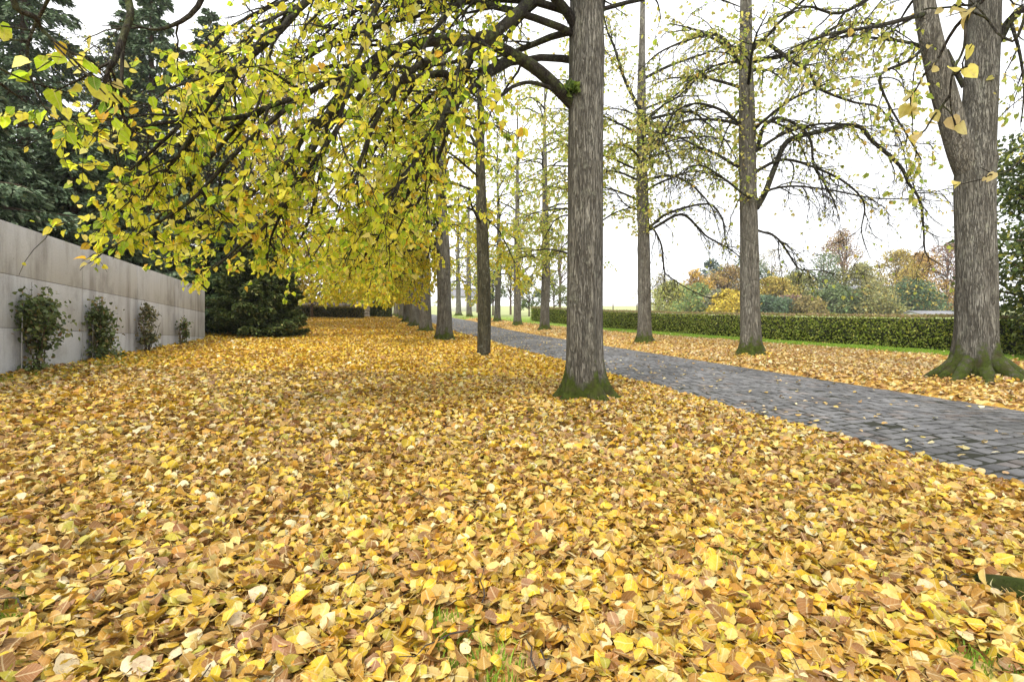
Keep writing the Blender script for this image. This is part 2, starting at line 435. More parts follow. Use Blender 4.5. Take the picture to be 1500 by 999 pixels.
def pick(rs, n, pal):
    """pal: list of (weight, rgb)"""
    wts = np.array([p[0] for p in pal], float); wts /= wts.sum()
    i = rs.choice(len(pal), n, p=wts)
    c = np.array([p[1] for p in pal], float)[i]
    return np.clip(c*rs.uniform(.78, 1.18, (n, 1))*rs.uniform(.93, 1.07, (n, 3)), 0, .95)

PAL_LITTER = [(28, (.66, .45, .035)), (14, (.66, .51, .16)), (20, (.49, .29, .065)), (12, (.31, .155, .045)), (10, (.52, .27, .03)), (9, (.46, .39, .05)), (8, (.70, .61, .34)), (5, (.35, .20, .10))]
PAL_LITTER_FAR = [(36, (.68, .46, .04)), (13, (.68, .52, .16)), (16, (.50, .30, .08)), (8, (.34, .18, .06)), (14, (.58, .33, .035)), (8, (.52, .42, .05)), (6, (.74, .65, .36))]
PAL_VERGE = [(22, (.62, .45, .12)), (24, (.68, .55, .27)), (22, (.50, .34, .15)), (10, (.36, .20, .09)), (10, (.56, .34, .09)), (10, (.76, .68, .42))]
PAL_LEFT = [(28, (.60, .70, .035)), (40, (.88, .80, .07)), (11, (.36, .52, .03)), (5, (.18, .31, .025)), (4, (.80, .50, .04)), (14, (.84, .78, .22))]
PAL_LEFTFAR = [(28, (.62, .66, .04)), (44, (.84, .72, .05)), (8, (.34, .46, .03)), (6, (.80, .52, .04)), (14, (.84, .76, .20))]
PAL_PALE = [(30, (.50, .56, .10)), (24, (.68, .66, .16)), (16, (.34, .46, .06)), (18, (.72, .64, .22)), (4, (.66, .46, .10))]
PAL_NEARR = [(40, (.76, .66, .24)), (34, (.70, .60, .28)), (8, (.62, .46, .18)), (18, (.74, .68, .18))]

def litter_mesh(name, x, y, z, size, col, rs, hi=True, tiltdeg=28, mat=None, label=None, stems=False):
    n = len(x)
    if hi:
        k = 11
        an = np.linspace(0, 2*PI, k, endpoint=False)
        r = .5*(1+.10*np.cos(an)-.16*np.exp(-((an-PI)/.35)**2)); r[0] *= 1.13
        out = np.stack([r*np.cos(an), r*np.sin(an)*.93], -1); mid = out*.55
        loc = np.concatenate([out, mid, [[0, 0]]])
        faces = []
        j = np.arange(k); j2 = (j+1) % k
        fq = np.stack([j, j2, k+j2, k+j], -1); ft = np.stack([k+j, k+j2, np.full(k, 2*k)], -1)
        tpl = [fq, ft]
    else:
        an = np.linspace(0, 2*PI, 7, endpoint=False)
        loc = np.stack([.5*np.cos(an), .45*np.sin(an)], -1)
        loc = np.concatenate([loc, [[0, 0]]]); k = 7
        j = np.arange(k); tpl = [np.stack([j, (j+1) % k, np.full(k, k)], -1)]
    K = len(loc)
    th = rs.uniform(0, 2*PI, n)
    asp = rs.uniform(.78, 1.05, (n, 1))
    wob = 1+rs.normal(0, .07, (n, K)) if hi else 1+rs.normal(0, .12, (n, K))
    lx = loc[None, :, 0]*wob; ly = loc[None, :, 1]*asp*wob
    c1 = rs.normal(.0, .5, (n, 1)); c2 = rs.normal(.3, .8, (n, 1)); c3 = rs.normal(0, .5, (n, 1)); c4 = rs.uniform(0, .22, (n, 1))
    lz = c1*lx**2+c2*ly**2+c3*lx*ly+c4*np.abs(ly)+rs.normal(0, .022, (n, K))
    flip = np.where(rs.rand(n, 1) < .5, 1, -1); lz = lz*flip
    tx = np.radians(rs.normal(0, tiltdeg, (n, 1))); ty = np.radians(rs.normal(0, tiltdeg, (n, 1)))
    # tilt about x then y, then spin about z
    y1 = ly*np.cos(tx)-lz*np.sin(tx); z1 = ly*np.sin(tx)+lz*np.cos(tx)
    x1 = lx*np.cos(ty)+z1*np.sin(ty); z2 = -lx*np.sin(ty)+z1*np.cos(ty)
    ct, sn = np.cos(th)[:, None], np.sin(th)[:, None]
    sz = size[:, None]
    Vx = x[:, None]+sz*(x1*ct-y1*sn); Vy = y[:, None]+sz*(x1*sn+y1*ct)
    zb = z[:, None]+sz*(z2 - .6*z2.min(1, keepdims=True))
    V = np.stack([Vx, Vy, zb], -1)
    base = (np.arange(n)*K)[:, None, None]
    faces = [(base+f[None]).reshape(-1, f.shape[1]) for f in tpl]
    uv = np.stack([lx+.5, ly], -1).reshape(-1, 2)
    V = V.reshape(-1, 3); C = np.repeat(col, K, 0)
    if stems:                               # thin leaf stalks on a share of the leaves
        pickn = np.where(rs.rand(n) < .4)[0]
        b = np.stack([Vx[pickn, 5], Vy[pickn, 5], zb[pickn, 5]], -1)
        a2 = th[pickn]+PI+rs.normal(0, .5, len(pickn))
        L = rs.uniform(.025, .05, len(pickn))
        d = np.stack([np.cos(a2)*L, np.sin(a2)*L, rs.uniform(-.005, .03, len(pickn))], -1)
        sd_ = np.stack([-np.sin(a2), np.cos(a2), 0*a2], -1)*.0011
        up = np.array([0, 0, .0016])
        sv_ = np.stack([b-sd_, b+sd_, b+d+sd_*.7, b+d-sd_*.7, b+up, b+d+up], 1)
        nb = len(V); bs = (nb+np.arange(len(pickn))*6)[:, None]
        faces.append(np.concatenate([bs+np.array([[0, 4, 5, 3]]), bs+np.array([[4, 1, 2, 5]])]))
        V = np.concatenate([V, sv_.reshape(-1, 3)]); C = np.concatenate([C, np.repeat(np.array([[.55, .38, .12]]), len(pickn)*6, 0)])
        uv = np.concatenate([uv, np.full((len(pickn)*6, 2), .4)])
    return mesh_obj(name, V, faces, mat, col=C, uv=uv if hi else None, smooth=hi)

def scatter_rect(rs, n, y0, y1, tmin, tmax, spread=1.12, ypow=None):
    """random points in the strip tmin..tmax, y0..y1, inside a wedge a little wider than the view"""
    y = rs.uniform(y0, y1, n*2); hw = (y+1.0)*spread
    x = rs.uniform(-1, 1, n*2)*hw.max()
    s, t = st(x, y)
    ok = (np.abs(x) < hw) & (t > tmin) & (t < tmax)
    return x[ok], y[ok]

def edge_keep(rs, x, y):
    s, t = st(x, y)
    e = ROAD_L+.02+.10*np.sin(s*1.7)+.07*np.sin(s*4.1+1)+rs.normal(0, .12, len(x))+rs.exponential(.05, len(x))
    return t < e

def build_litter():
    rs = RS(11)
    # near carpet
    def band(n, y0, y1, tmin, tmax, hi, smin, smax, pal, name_, tilt, layers, mat, stems=False, green=0):
        x, y = scatter_rect(rs, n, y0, y1, tmin, tmax)
        keep = (rs.rand(len(x)) < lit_density(x, y)) | ((st(x, y)[1] < ROAD_L+.3) & (st(x, y)[1] > ROAD_L-.3))
        if tmax < ROAD_R: keep &= edge_keep(rs, x, y)
        # small thin patches where the grass shows through
        if y0 < 3:
            gp = np.sin(x*3.3+2.0)*np.sin(y*4.1+.6)+.5*np.sin(x*7.7+y*5.1)
            keep &= ~((gp > 1.05) & (y < 2.4) & (rs.rand(len(x)) < .8))
        x, y = x[keep], y[keep]
        n_ = len(x)
        z = ground(x, y)+rs.uniform(.002, layers, n_)
        sz = np.clip((smin+smax)/2*np.exp(rs.normal(0, .24, n_)), smin*.65, smax*1.35)
        c = pick(rs, n_, pal)*(.88 if y0 < 9 and tmax < ROAD_R else .95)
        # the carpet drifts from browner to yellower in broad patches
        pt = np.sin(x*.9+1.2*np.sin(y*.6))*np.sin(y*.75+.5*x)
        c = c*np.where(pt[:, None] > .25, np.array([[1.06, 1.02, .9]]), np.array([[.98, .96, 1.]]))
        o = litter_mesh(name_, x, y, z, sz, np.clip(c, 0, .95), rs, hi, tilt, mat, stems=stems)
        return o
    os_ = []
    os_.append(band(50000, .9, 4.2, -12, ROAD_L+.25, True, .037, .064, PAL_LITTER+[(16, (.48, .285, .06)), (10, (.27, .135, .04)), (8, (.62, .45, .12))], 'leaf_carpet', 24, .045, M_LITTER, True))
    os_.append(band(76000, 4.2, 9, -7, ROAD_L+.25, True, .044, .074, PAL_LITTER+[(8, (.40, .25, .10)), (8, (.68, .56, .27))], 'leaf_carpet', 24, .04, M_LITTER))
    os_.append(band(130000, 9, 20, -8, ROAD_L+.25, False, .05, .08, PAL_LITTER_FAR, 'leaf_carpet', 26, .04, M_LITTER2))
    os_.append(band(190000, 20, 52, -14, ROAD_L+.2, False, .075, .12, PAL_LITTER_FAR, 'leaf_carpet', 28, .04, M_LITTER2))
    labs = ['nearest carpet of fallen yellow and brown lime leaves across the foreground', 'carpet of fallen yellow leaves on the lawn beside the first big trunk',
            'yellow leaf carpet on the lawn between concrete wall and drive', 'far golden leaf carpet running up to the low wall']
    for o, l in zip(os_, labs): tag(o, l, 'fallen leaves', kind='stuff')
    a = band(70000, 5, 30, ROAD_R+.02, 30, False, .06, .085, PAL_VERGE, 'leaf_carpet', 24, .03, M_LITTER2)
    tag(a, 'tan fallen leaves on the verge beyond the paved drive', 'fallen leaves', kind='stuff')
    a2 = band(42000, 4.5, 16, ROAD_R+.0, 13.5, True, .045, .075, PAL_VERGE, 'leaf_carpet', 24, .035, M_LITTER)
    tag(a2, 'tan leaves on the near verge between drive edge and forked trunk', 'fallen leaves', kind='stuff')
    b = band(60000, 30, 60, ROAD_R+.02, 40, False, .075, .11, PAL_VERGE, 'leaf_carpet', 24, .03, M_LITTER2)
    tag(b, 'tan fallen leaves under the far trees beyond the drive', 'fallen leaves', kind='stuff')
    # leaves banked up against the trunks
    bx = []; by = []; bz = []
    for (cx, cy, cr) in [(.98, 7.0, .27), (8.29, 9.14, .40), (6.8, 14.57, .3), (5.17, 19.9, .29), (-.74, 13.3, .18), (-2.7, 20.5, .3), (-4.73, 27.9, .33)]:
        m = 420; a_ = rs.uniform(0, 2*PI, m); d_ = cr*(1.15+rs.exponential(.45, m)); hump = .10*np.exp(-(d_-cr)/.16)*(.5+.5*np.sin(a_*3+cx*5))
        bx.append(cx+d_*np.cos(a_)); by.append(cy+d_*np.sin(a_)); bz.append(hump*rs.uniform(.2, 1, m))
    bx, by, bz = map(np.concatenate, (bx, by, bz))
    o = litter_mesh('leaf_drift', bx, by, ground(bx, by)+.02+bz, rs.uniform(.045, .075, len(bx)), pick(rs, len(bx), PAL_LITTER), rs, True, 32, M_LITTER)
    tag(o, 'fallen leaves drifted up against the feet of the trunks', 'fallen leaves', kind='stuff')
    # single leaves blown onto the drive
    n = 1300
    s = rs.uniform(2, 45, n); t = ROAD_L+.1+(ROAD_R-ROAD_L-.2)*np.where(rs.rand(n) < .55, rs.beta(.5, 2.2, n), rs.rand(n)); x, y = xy(s, t)
    o = litter_mesh('scattered_leaves', x, y, road_z(x, y)+.012, rs.uniform(.045, .075, n), pick(rs, n, PAL_VERGE), rs, True, 9, M_LITTER)
    tag(o, 'single fallen leaves scattered over the grey setts', 'fallen leaves', kind='stuff')
build_litter()
def build_twigs():
    rs = RS(8); tb = Tubes()
    for i in range(150):
        y = rs.uniform(1.3, 9); x = rs.uniform(-1, 1)*y*1.05
        if st(x, y)[1] > ROAD_L-.3 or st(x, y)[1] < -5: continue
        a = rs.uniform(0, 2*PI); L = rs.uniform(.08, .32); n = 6
        u = np.linspace(-.5, .5, n)*L; bx = x+u*math.cos(a)+rs.normal(0, .006, n); by = y+u*math.sin(a)+rs.normal(0, .006, n)
        tb.add(np.stack([bx, by, ground(bx, by)+.045+rs.uniform(0, .02)+rs.normal(0, .006, n)], -1), np.linspace(.0035, .0015, n), 5)
    tag(tb.build('fallen_twigs', M_TWIG), 'small dark twigs lying among the fallen leaves', 'twigs', kind='stuff')
build_twigs()

def build_grass():
    rs = RS(3)
    xs = []; ys = []; hs = []
    def add(n, x0, x1, y0, y1, h, f):
        x = rs.uniform(x0, x1, n); y = rs.uniform(y0, y1, n); k = f(x, y)
        xs.append(x[k]); ys.append(y[k]); hs.append(rs.uniform(.6, 1.2, k.sum())*h)
    add(26000, -3, 3, 1.0, 2.6, .045, lambda x, y: (np.sin(x*3.3+2.0)*np.sin(y*4.1+.6)+.5*np.sin(x*7.7+y*5.1)) > .85)
    add(16000, -9.5, -6.5, 6.5, 11, .05, lambda x, y: (st(x, y)[1] > -5.2) & (rs.rand(len(x)) < np.clip((-3.2-st(x, y)[1])*.5, 0, .9)))
    add(12000, 2, 20, 4, 24, .045, lambda x, y: (np.abs(st(x, y)[1]-ROAD_R-.12) < .16))
    add(20000, 0, 8, 1.5, 22, .045, lambda x, y: (np.abs(st(x, y)[1]-ROAD_L+.02) < .10))
    add(90000, 4, 18, 13, 36, .055, lambda x, y: (hedge_dist(x, y) > .1) & (hedge_dist(x, y) < 3.4))
    x = np.concatenate(xs); y = np.concatenate(ys); h = np.concatenate(hs); n = len(x)
    z = ground(x, y); a = rs.uniform(0, 2*PI, n); wd = .003+.0006*y
    lean = rs.normal(0, .35, (n, 2))*h[:, None]
    dx, dy = np.cos(a)*wd, np.sin(a)*wd
    V = np.stack([np.stack([x-dx, y-dy, z-.005], -1), np.stack([x+dx, y+dy, z-.005], -1), np.stack([x+lean[:, 0]*.4+dx*.6, y+lean[:, 1]*.4+dy*.6, z+h*.6], -1),
                  np.stack([x+lean[:, 0], y+lean[:, 1], z+h], -1), np.stack([x+lean[:, 0]*.4-dx*.6, y+lean[:, 1]*.4-dy*.6, z+h*.6], -1)], 1)
    c = pick(rs, n, [(50, (.22, .37, .04)), (30, (.32, .47, .055)), (12, (.42, .48, .1))])
    o = mesh_obj('grass', V.reshape(-1, 3), [(np.arange(n)*5)[:, None]+np.array([[0, 1, 2, 3, 4]])], M_SHRUB, col=np.repeat(c, 5, 0))
    tag(o, 'short green grass along the hedge and showing between the leaves', 'grass', kind='stuff')
build_grass()

# ---------------------------------------------------------------- trees
def catmull(pts, per=4):
    p = np.asarray(pts, float); p = np.concatenate([[2*p[0]-p[1]], p, [2*p[-1]-p[-2]]])
    out = []
    for i in range(1, len(p)-2):
        for u in np.arange(per)/per:
            a, b, c, d = p[i-1], p[i], p[i+1], p[i+2]
            out.append(.5*((2*b)+(-a+c)*u+(2*a-5*b+4*c-d)*u*u+(-a+3*b-3*c+d)*u**3))
    out.append(p[-2]); return np.array(out)

def trunk_mesh(name, parent, axis_pts, mat, rs, k=40, flare=.85, flare_h=.34, mossh=.45, lobes=None, per=8, bumps=.04):
    """axis_pts: (x,y,z,r) rows from ground up"""
    ap = catmull(axis_pts, per); 
    z0 = ap[0, 2]
    # finer rings low down for the root flare
    hz = ap[:, 2]-z0
    hs = np.concatenate([np.linspace(-.35, .9, 26), np.arange(1., 6.5, .12), hz[hz > 6.6]])
    C = np.stack([np.interp(hs, hz, ap[:, i]) for i in range(4)], -1); C[:, 2] = z0+hs
    an = np.arange(k)*2*PI/k
    if lobes is None:
        nl = rs.randint(4, 7); lobes = [(2*PI*(i+rs.uniform(-.3, .3))/nl, rs.uniform(.5, 1.2)) for i in range(nl)]
    lob = np.zeros(k)
    for a0, am in lobes:
        d = (an-a0+PI) % (2*PI)-PI; lob += am*np.exp(-np.abs(d/.23)**1.8)
    hc = np.clip(hs+.04, 0, None)[:, None]
    f = flare*(.16*np.exp(-hc/.35)+lob[None]*(1.0*np.exp(-hc/(flare_h*.55))+.22*np.exp(-hc/.75)))
    ph = rs.uniform(0, 6, 6)
    rip = bumps*(np.sin(3*an[None]+ph[0]+hs[:, None]*.9)+.7*np.sin(5*an[None]+ph[1]-hs[:, None]*.6)+.6*np.sin(2*an[None]+ph[2]+hs[:, None]*1.7)+.5*np.sin(9*an[None]+ph[3]))
    rip = rip*(1+.5*np.sin(hs[:, None]*1.1+ph[4]))
    for q_ in range(7):
        h0, a0 = rs.uniform(.6, 6.), rs.uniform(0, 2*PI); da = (an-a0+PI) % (2*PI)-PI
        rip = rip+rs.uniform(.04, .13)*np.exp(-((hs[:, None]-h0)/rs.uniform(.08, .2))**2-(da[None]/rs.uniform(.2, .4))**2)
    R = C[:, 3:4]*(1+f+rip)
    V = np.stack([C[:, 0:1]+R*np.cos(an), C[:, 1:2]+R*np.sin(an), np.repeat(C[:, 2:3], k, 1)], -1)
    # root toes follow the ground outward
    moss = np.clip(1.25-hs[:, None]/(mossh*(.55+.75*lob[None]+.1)), 0, 1)
    moss = np.maximum(moss, .15*np.exp(-hs[:, None]/2.5)*np.clip(lob[None], 0, 1))
    n = len(hs); i = np.arange(n-1)[:, None]*k; j = np.arange(k)[None]; j2 = (j+1) % k
    q = np.stack([i+j, i+j2, i+k+j2, i+k+j], -1).reshape(-1, 4)
    return mesh_obj(name, V.reshape(-1, 3), [q], mat, parent, attrs={'moss': moss.ravel()}, smooth=True)

def add_roots(t, x, y, rad, angles, rs, mat=None, reach=1.):
    for a in angles:
        L = rad*rs.uniform(1.0, 1.7)*reach; r0 = rad*rs.uniform(.30, .42); da = rs.normal(0, .18)
        pts = []
        for f in np.linspace(0, 1, 7):
            d = rad*.62+(L+rad*.35)*f; aa = a+da*f; px_, py_ = x+d*math.cos(aa), y+d*math.sin(aa)
            pts.append((px_, py_, float(ground(px_, py_))+rad*.75*(1-f)**2.2-.02-.09*f*f))
        pts = np.array(pts); rt = Tubes(); k = 14
        rr = np.linspace(r0, r0*.28, 7)*(1+rs.normal(0, .07, 7))
        pc = catmull(pts, 4); rt.add(pc, np.interp(np.linspace(0, 6, len(pc)), np.arange(7), rr), k)
        rt.build('root', mat or M_BARK, t, attrs={'moss': np.full(rt.n, .72)})

def grow(rs, p, d, L, droop, n, wander):
    d = np.array(d, float); d /= np.linalg.norm(d); pts = [np.array(p, float)]; st_ = L/n
    for i in range(n):
        d = d+np.array([0, 0, -droop*st_])+rs.normal(0, wander, 3)
        d /= np.linalg.norm(d); pts.append(pts[-1]+d*st_)
    return np.array(pts)

class Tree:
    """collects leaves while limbs are grown; limbs are meshes of their own"""
    def __init__(s, root, rs, pal, leaf=.075, zmin=None, twigscale=1., leafdens=1., lod=1., leafmat=None):
        s.root = root; s.rs = rs; s.pal = pal; s.leaf = leaf; s.zmin = zmin; s.tw = twigscale; s.ld = leafdens; s.lod = lod
        s.pos = []; s.ax = []; s.lc = leafmat or M_LEAF; s.wob = .13; s.thin = None
    def leaves_on(s, pts, spacing, dens):
        if dens <= 0: return
        seg = np.linalg.norm(np.diff(pts, axis=0), axis=1); L = seg.sum()
        n = s.rs.poisson(L/spacing*dens)
        if n < 1: return
        u = s.rs.uniform(.12, 1.0, n)*(len(pts)-1); i = np.minimum(u.astype(int), len(pts)-2); fr = (u-i)[:, None]
        p = pts[i]*(1-fr)+pts[i+1]*fr
        d = norm(pts[i+1]-pts[i])
        a = d*.5+s.rs.normal(0, .55, (n, 3))+np.array([0, 0, -.75])
        s.pos.append(p+norm(s.rs.normal(0, 1, (n, 3)))*.012); s.ax.append(a)
    def limb(s, path, r0, r1=.008, sub=.34, sublen=1.4, twig=.17, twlen=.45, dens=1., start=.2, droop=.55, name='limb', tb=None, moss=.35, kk=8):
        """path: limb axis; side branches and twigs grow on it"""
        rs = s.rs; own = tb is None
        tb = tb or Tubes()
        n = len(path); u = np.linspace(0, 1, n)
        rad = r1+(r0-r1)*(1-u)**.85
        tb.add(path, rad, kk)
        T = norm(np.gradient(path, axis=0)); L = np.linalg.norm(np.diff(path, axis=0), axis=1).sum()
        ns = max(1, int(L*(1-start)/(sub*s.lod)))
        for q in range(ns):
            f = start+(1-start)*(q+rs.uniform(.1, .9))/ns
            i = f*(n-1); a = int(min(i, n-2)); p = path[a]*(1-(i-a))+path[a+1]*(i-a); t = T[a]
            side = np.cross(t, [0, 0, 1.]); side = side/(np.linalg.norm(side)+1e-6)*rs.choice([-1, 1])
            d = t*.75+side*rs.uniform(.35, 1.)+np.array([0, 0, rs.uniform(-.35, .45)])
            l1 = sublen*(1-.45*f)*rs.uniform(.55, 1.25)
            b = grow(rs, p, d, l1, droop, 7, s.wob)
            if s.zmin is not None: b = s.clip(b)
            if len(b) < 3: continue
            rr = max(.0045, min(rad[a]*.6, .008+.009*l1))
            tb.add(b, np.linspace(rr, .003, len(b)), 5)
            nt = max(1, int(l1/(twig*s.lod)))
            for w_ in range(nt):
                ff = rs.uniform(.15, 1)*(len(b)-1); a2 = int(min(ff, len(b)-2)); p2 = b[a2]*(1-(ff-a2))+b[a2+1]*(ff-a2)
                t2 = norm(b[a2+1]-b[a2])
                d2 = t2*.7+rs.normal(0, .55, 3)+np.array([0, 0, -.15])
                tw = grow(rs, p2, d2, twlen*rs.uniform(.5, 1.3), droop*.9, 4, .16)
                if s.zmin is not None: tw = s.clip(tw)
                if len(tw) < 2: continue
                tb.add(tw, np.linspace(.0032, .0016, len(tw))*s.tw, 3)
                s.leaves_on(tw, .055*s.lod, dens*s.ld)
            s.leaves_on(b, .11*s.lod, dens*s.ld)
        if own:
            nv = tb.n
            tb.build(name, M_LIMB, s.root, attrs={'moss': np.full(nv, moss)})
        return T
    def clip(s, pts):
        z = s.zmin(pts[:, 0], pts[:, 1]); bad = np.where(pts[:, 2] < z)[0]
        return pts if len(bad) == 0 else pts[:bad[0]]
    def arch(s, base, az, L, r0, up=.75, droop=.42, wander=.07, n=14, **kw):
        d = np.array([math.cos(az), math.sin(az), up])
        path = grow(s.rs, base, d, L, droop, n, wander)
        if s.zmin is not None: path = s.clip(path)
        if len(path) > .6*n: s.limb(path, r0, **kw)
    def finish(s, name='foliage', sizevar=.28):
        if not s.pos: return
        pos = np.concatenate(s.pos); ax = np.concatenate(s.ax); n = len(pos); rs = s.rs
        if s.thin:
            h = pos[:, 2]-ground(pos[:, 0], pos[:, 1]); k = rs.rand(n) < np.clip(1.05-(h-s.thin[0])/s.thin[1], s.thin[2], 1)
            pos, ax = pos[k], ax[k]; n = len(pos)
        if s.zmin is not None:
            k = pos[:, 2] > s.zmin(pos[:, 0], pos[:, 1])-.1; pos, ax = pos[k], ax[k]; n = len(pos)
        nr = rs.normal(0, .75, (n, 3))+np.array([0, -.45, .5])
        leaf_cloud(name, pos, ax, nr, s.leaf*np.clip(rs.normal(1, sizevar, n), .5, 1.6), pick(rs, n, s.pal), s.lc, s.root, rs=rs, shape='lime')
        s.count = n; print('leaves', s.root.name, name, n)

def rowpos(t, y):
    x = (t-.2634*y)/.9647; return x, y
SKIRT = lambda x, y: ground(x, y)+1.5+.2*np.sin(x*1.9)+.15*np.sin(y*2.3+x)

def path_px(lst, depth=None):
    return catmull([P(a[0], a[1], a[2] if len(a) > 2 else depth) for a in lst], 4)

G_L = 'lime trees in the row on the lawn'
G_R = 'lime trees in the row beyond the drive'

def lime_one():
    rs = RS(21); x, y = rowpos(2.79, 7.0); z = float(ground(x, y))
    t = thing('lime_tree', 'largest lime trunk left of the drive, mossy roots spread in fallen leaves', 'tree', (x, y, z), G_L)
    p = [(x, y, z, .245), (x+.0, y, z+1.2, .235), (x+.02, y, z+2.4, .235), (x+.03, y, z+3.6, .24), (x+.05, y, z+4.7, .235), (x+.06, y, z+6, .2), (x+.1, y, z+8.5, .17), (x+.1, y, z+12, .1)]
    trunk_mesh('trunk', t, p, M_BARK, rs, 72, .95, .30, .42, lobes=[(3.3, 1.15), (3.85, .8), (5.2, 1.05), (-.2, 1.2), (.9, .9), (2., 1.)])
    add_roots(t, x, y, .26, [3.15, 3.75, 5.35, -.12, .8, 1.9, 4.9], rs)
    tr = Tree(t, rs, PAL_LEFT, .057, SKIRT, 1.3, .74); tr.thin = (2.7, 2.4, .38); tr.wob = .17
    kw = dict(sub=.19, sublen=1.5, twig=.10, twlen=.45)
    # arching limb low on the left side of the trunk and what forks from it
    tr.limb(path_px([(846, 160, 7.), (827, 140, 6.9), (790, 105, 6.75), (750, 80, 6.6), (708, 62, 6.5), (645, 60, 6.3), (575, 73, 6.1), (540, 95, 6.0), (515, 112, 5.9), (480, 168, 5.7), (445, 200, 5.6), (421, 242, 5.5), (360, 290, 5.2), (290, 335, 5.0)]), .092, dens=1., start=.3, moss=.45, **kw)
    tr.limb(path_px([(754, 86, 6.62), (715, 109, 6.45), (673, 147, 6.3), (645, 189, 6.1), (610, 235, 5.9), (570, 290, 5.7), (540, 330, 5.6)]), .062, dens=.8, start=.3, **kw)
    tr.limb(path_px([(817, 133, 6.85), (778, 121, 6.7), (750, 128, 6.6), (733, 140, 6.5), (715, 122, 6.4), (690, 100, 6.3)]), .03, dens=.3, start=.4, sub=.3, sublen=.6)
    tr.limb(path_px([(852, 62, 7.), (835, 25, 6.9), (810, -5, 6.75), (780, -30, 6.5), (740, -40, 6.2), (690, -10, 5.8), (640, 40, 5.5), (600, 110, 5.3)]), .075, dens=.8, start=.4, **kw)
    # heavy dark bough sweeping across from above
    tr.limb(path_px([(868, -60, 7.), (820, -45, 6.5), (778, 0, 5.9), (729, 46, 5.6), (698, 67, 5.5), (673, 105, 5.4), (659, 147, 5.3), (640, 190, 5.2), (600, 250, 5.1), (560, 300, 5.0)]), .075, dens=.7, start=.35, **kw)
    tr.limb(path_px([(729, 46, 5.6), (680, 60, 5.4), (628, 88, 5.2), (589, 116, 5.1), (554, 170, 5.0), (530, 230, 4.9), (515, 280, 4.8)]), .045, dens=.8, start=.2, **kw)
    tr.limb(path_px([(659, 147, 5.3), (657, 112, 5.25), (630, 110, 5.2), (582, 119, 5.1), (554, 100, 5.0), (515, 105, 4.9), (442, 140, 4.7), (400, 154, 4.6), (361, 170, 4.5), (298, 177, 4.3), (224, 182, 4.3), (180, 200, 4.3), (150, 215, 4.3)]), .042, dens=.8, start=.3, **kw)
    tr.limb(path_px([(700, -40, 5.6), (590, -30, 5.3), (500, -25, 5.), (452, 0, 4.8), (410, 45, 4.7), (371, 80, 4.6), (336, 112, 4.5), (308, 150, 4.4), (270, 215, 4.5), (240, 255, 4.6), (215, 290, 4.7)]), .045, dens=.75, start=.3, **kw)
    for r_, lst in [(.03, [(575, 73, 6.1), (500, 180, 5.6), (430, 280, 5.2), (380, 340, 5.0), (335, 380, 4.9)]),
                    (.022, [(442, 140, 4.7), (350, 220, 4.5), (290, 285, 4.6), (250, 315, 4.7), (225, 330, 4.8)]),
                    (.028, [(640, 190, 5.2), (600, 280, 5.6), (560, 340, 5.9), (520, 395, 6.2)]),
                    (.03, [(480, 168, 5.7), (470, 250, 6.5), (450, 330, 7.2), (415, 390, 7.5)]),
                    (.035, [(700, 67, 6.5), (640, 200, 7.5), (600, 300, 8.5), (560, 385, 9.5)]),
                    (.03, [(540, 95, 6.0), (470, 200, 6.6), (400, 300, 7.), (340, 370, 7.4), (310, 395, 7.6)]),
                    (.03, [(645, 60, 6.3), (560, 200, 7.6), (500, 310, 8.6), (450, 390, 9.4)]),
                    (.03, [(673, 147, 6.3), (630, 260, 7.), (590, 340, 7.6), (560, 400, 8.)]),
                    (.022, [(515, 112, 5.9), (440, 260, 5.6), (400, 340, 5.6), (390, 385, 5.7)]),
                    (.022, [(361, 170, 4.5), (300, 240, 5.), (240, 310, 5.3), (200, 350, 5.5)]),
                    (.022, [(371, 80, 4.6), (300, 150, 4.4), (230, 215, 4.4), (190, 250, 4.5)])]:
        tr.limb(path_px(lst), r_, dens=1.25, start=.25, sub=.2, sublen=1.0, twig=.12, twlen=.4)
    for i, (az, h, L) in enumerate([(2.75, 4.6, 4.6), (3.1, 5.2, 5.2), (3.5, 4.9, 5.2), (3.8, 5.6, 5.4), (2.4, 5.0, 4.6), (3.3, 6.4, 5.8), (4.05, 6.2, 5.0), (2.9, 6.6, 5.6), (3.65, 7., 6.2), (2.1, 5.8, 4.2), (3.4, 5.4, 4.2)]):
        tr.arch((x, y, z+h), az, L, .05+.006*rs.rand(), up=.45, droop=.30, dens=.8, start=.2, sub=.18, sublen=1.6, twig=.10, twlen=.45)
    for az, h, L in [(.3, 5.2, 2.6), (-.4, 6., 3.), (1., 5.6, 3.), (-1.3, 6.5, 3)]:
        tr.arch((x, y, z+h), az, L, .035, up=.8, droop=.35, dens=.32, start=.3, sub=.4, sublen=1.)
    tr.finish(); 
    # tuft of shoots at the fork of the low limb
    c = P(838, 130, 6.85); n = 90
    pos = c+rs.normal(0, .5, (n, 3))*np.array([.12, .08, .07]); ax = rs.normal(0, 1, (n, 3))+[0, 0, -.4]
    leaf_cloud('shoot_tuft', pos, ax, rs.normal(0, 1, (n, 3))+[0, -1, .3], .085*rs.uniform(.7, 1.2, n), pick(rs, n, [(1, (.10, .2, .03)), (1, (.2, .3, .04))]), M_LEAF, t, rs=rs)
    return tr
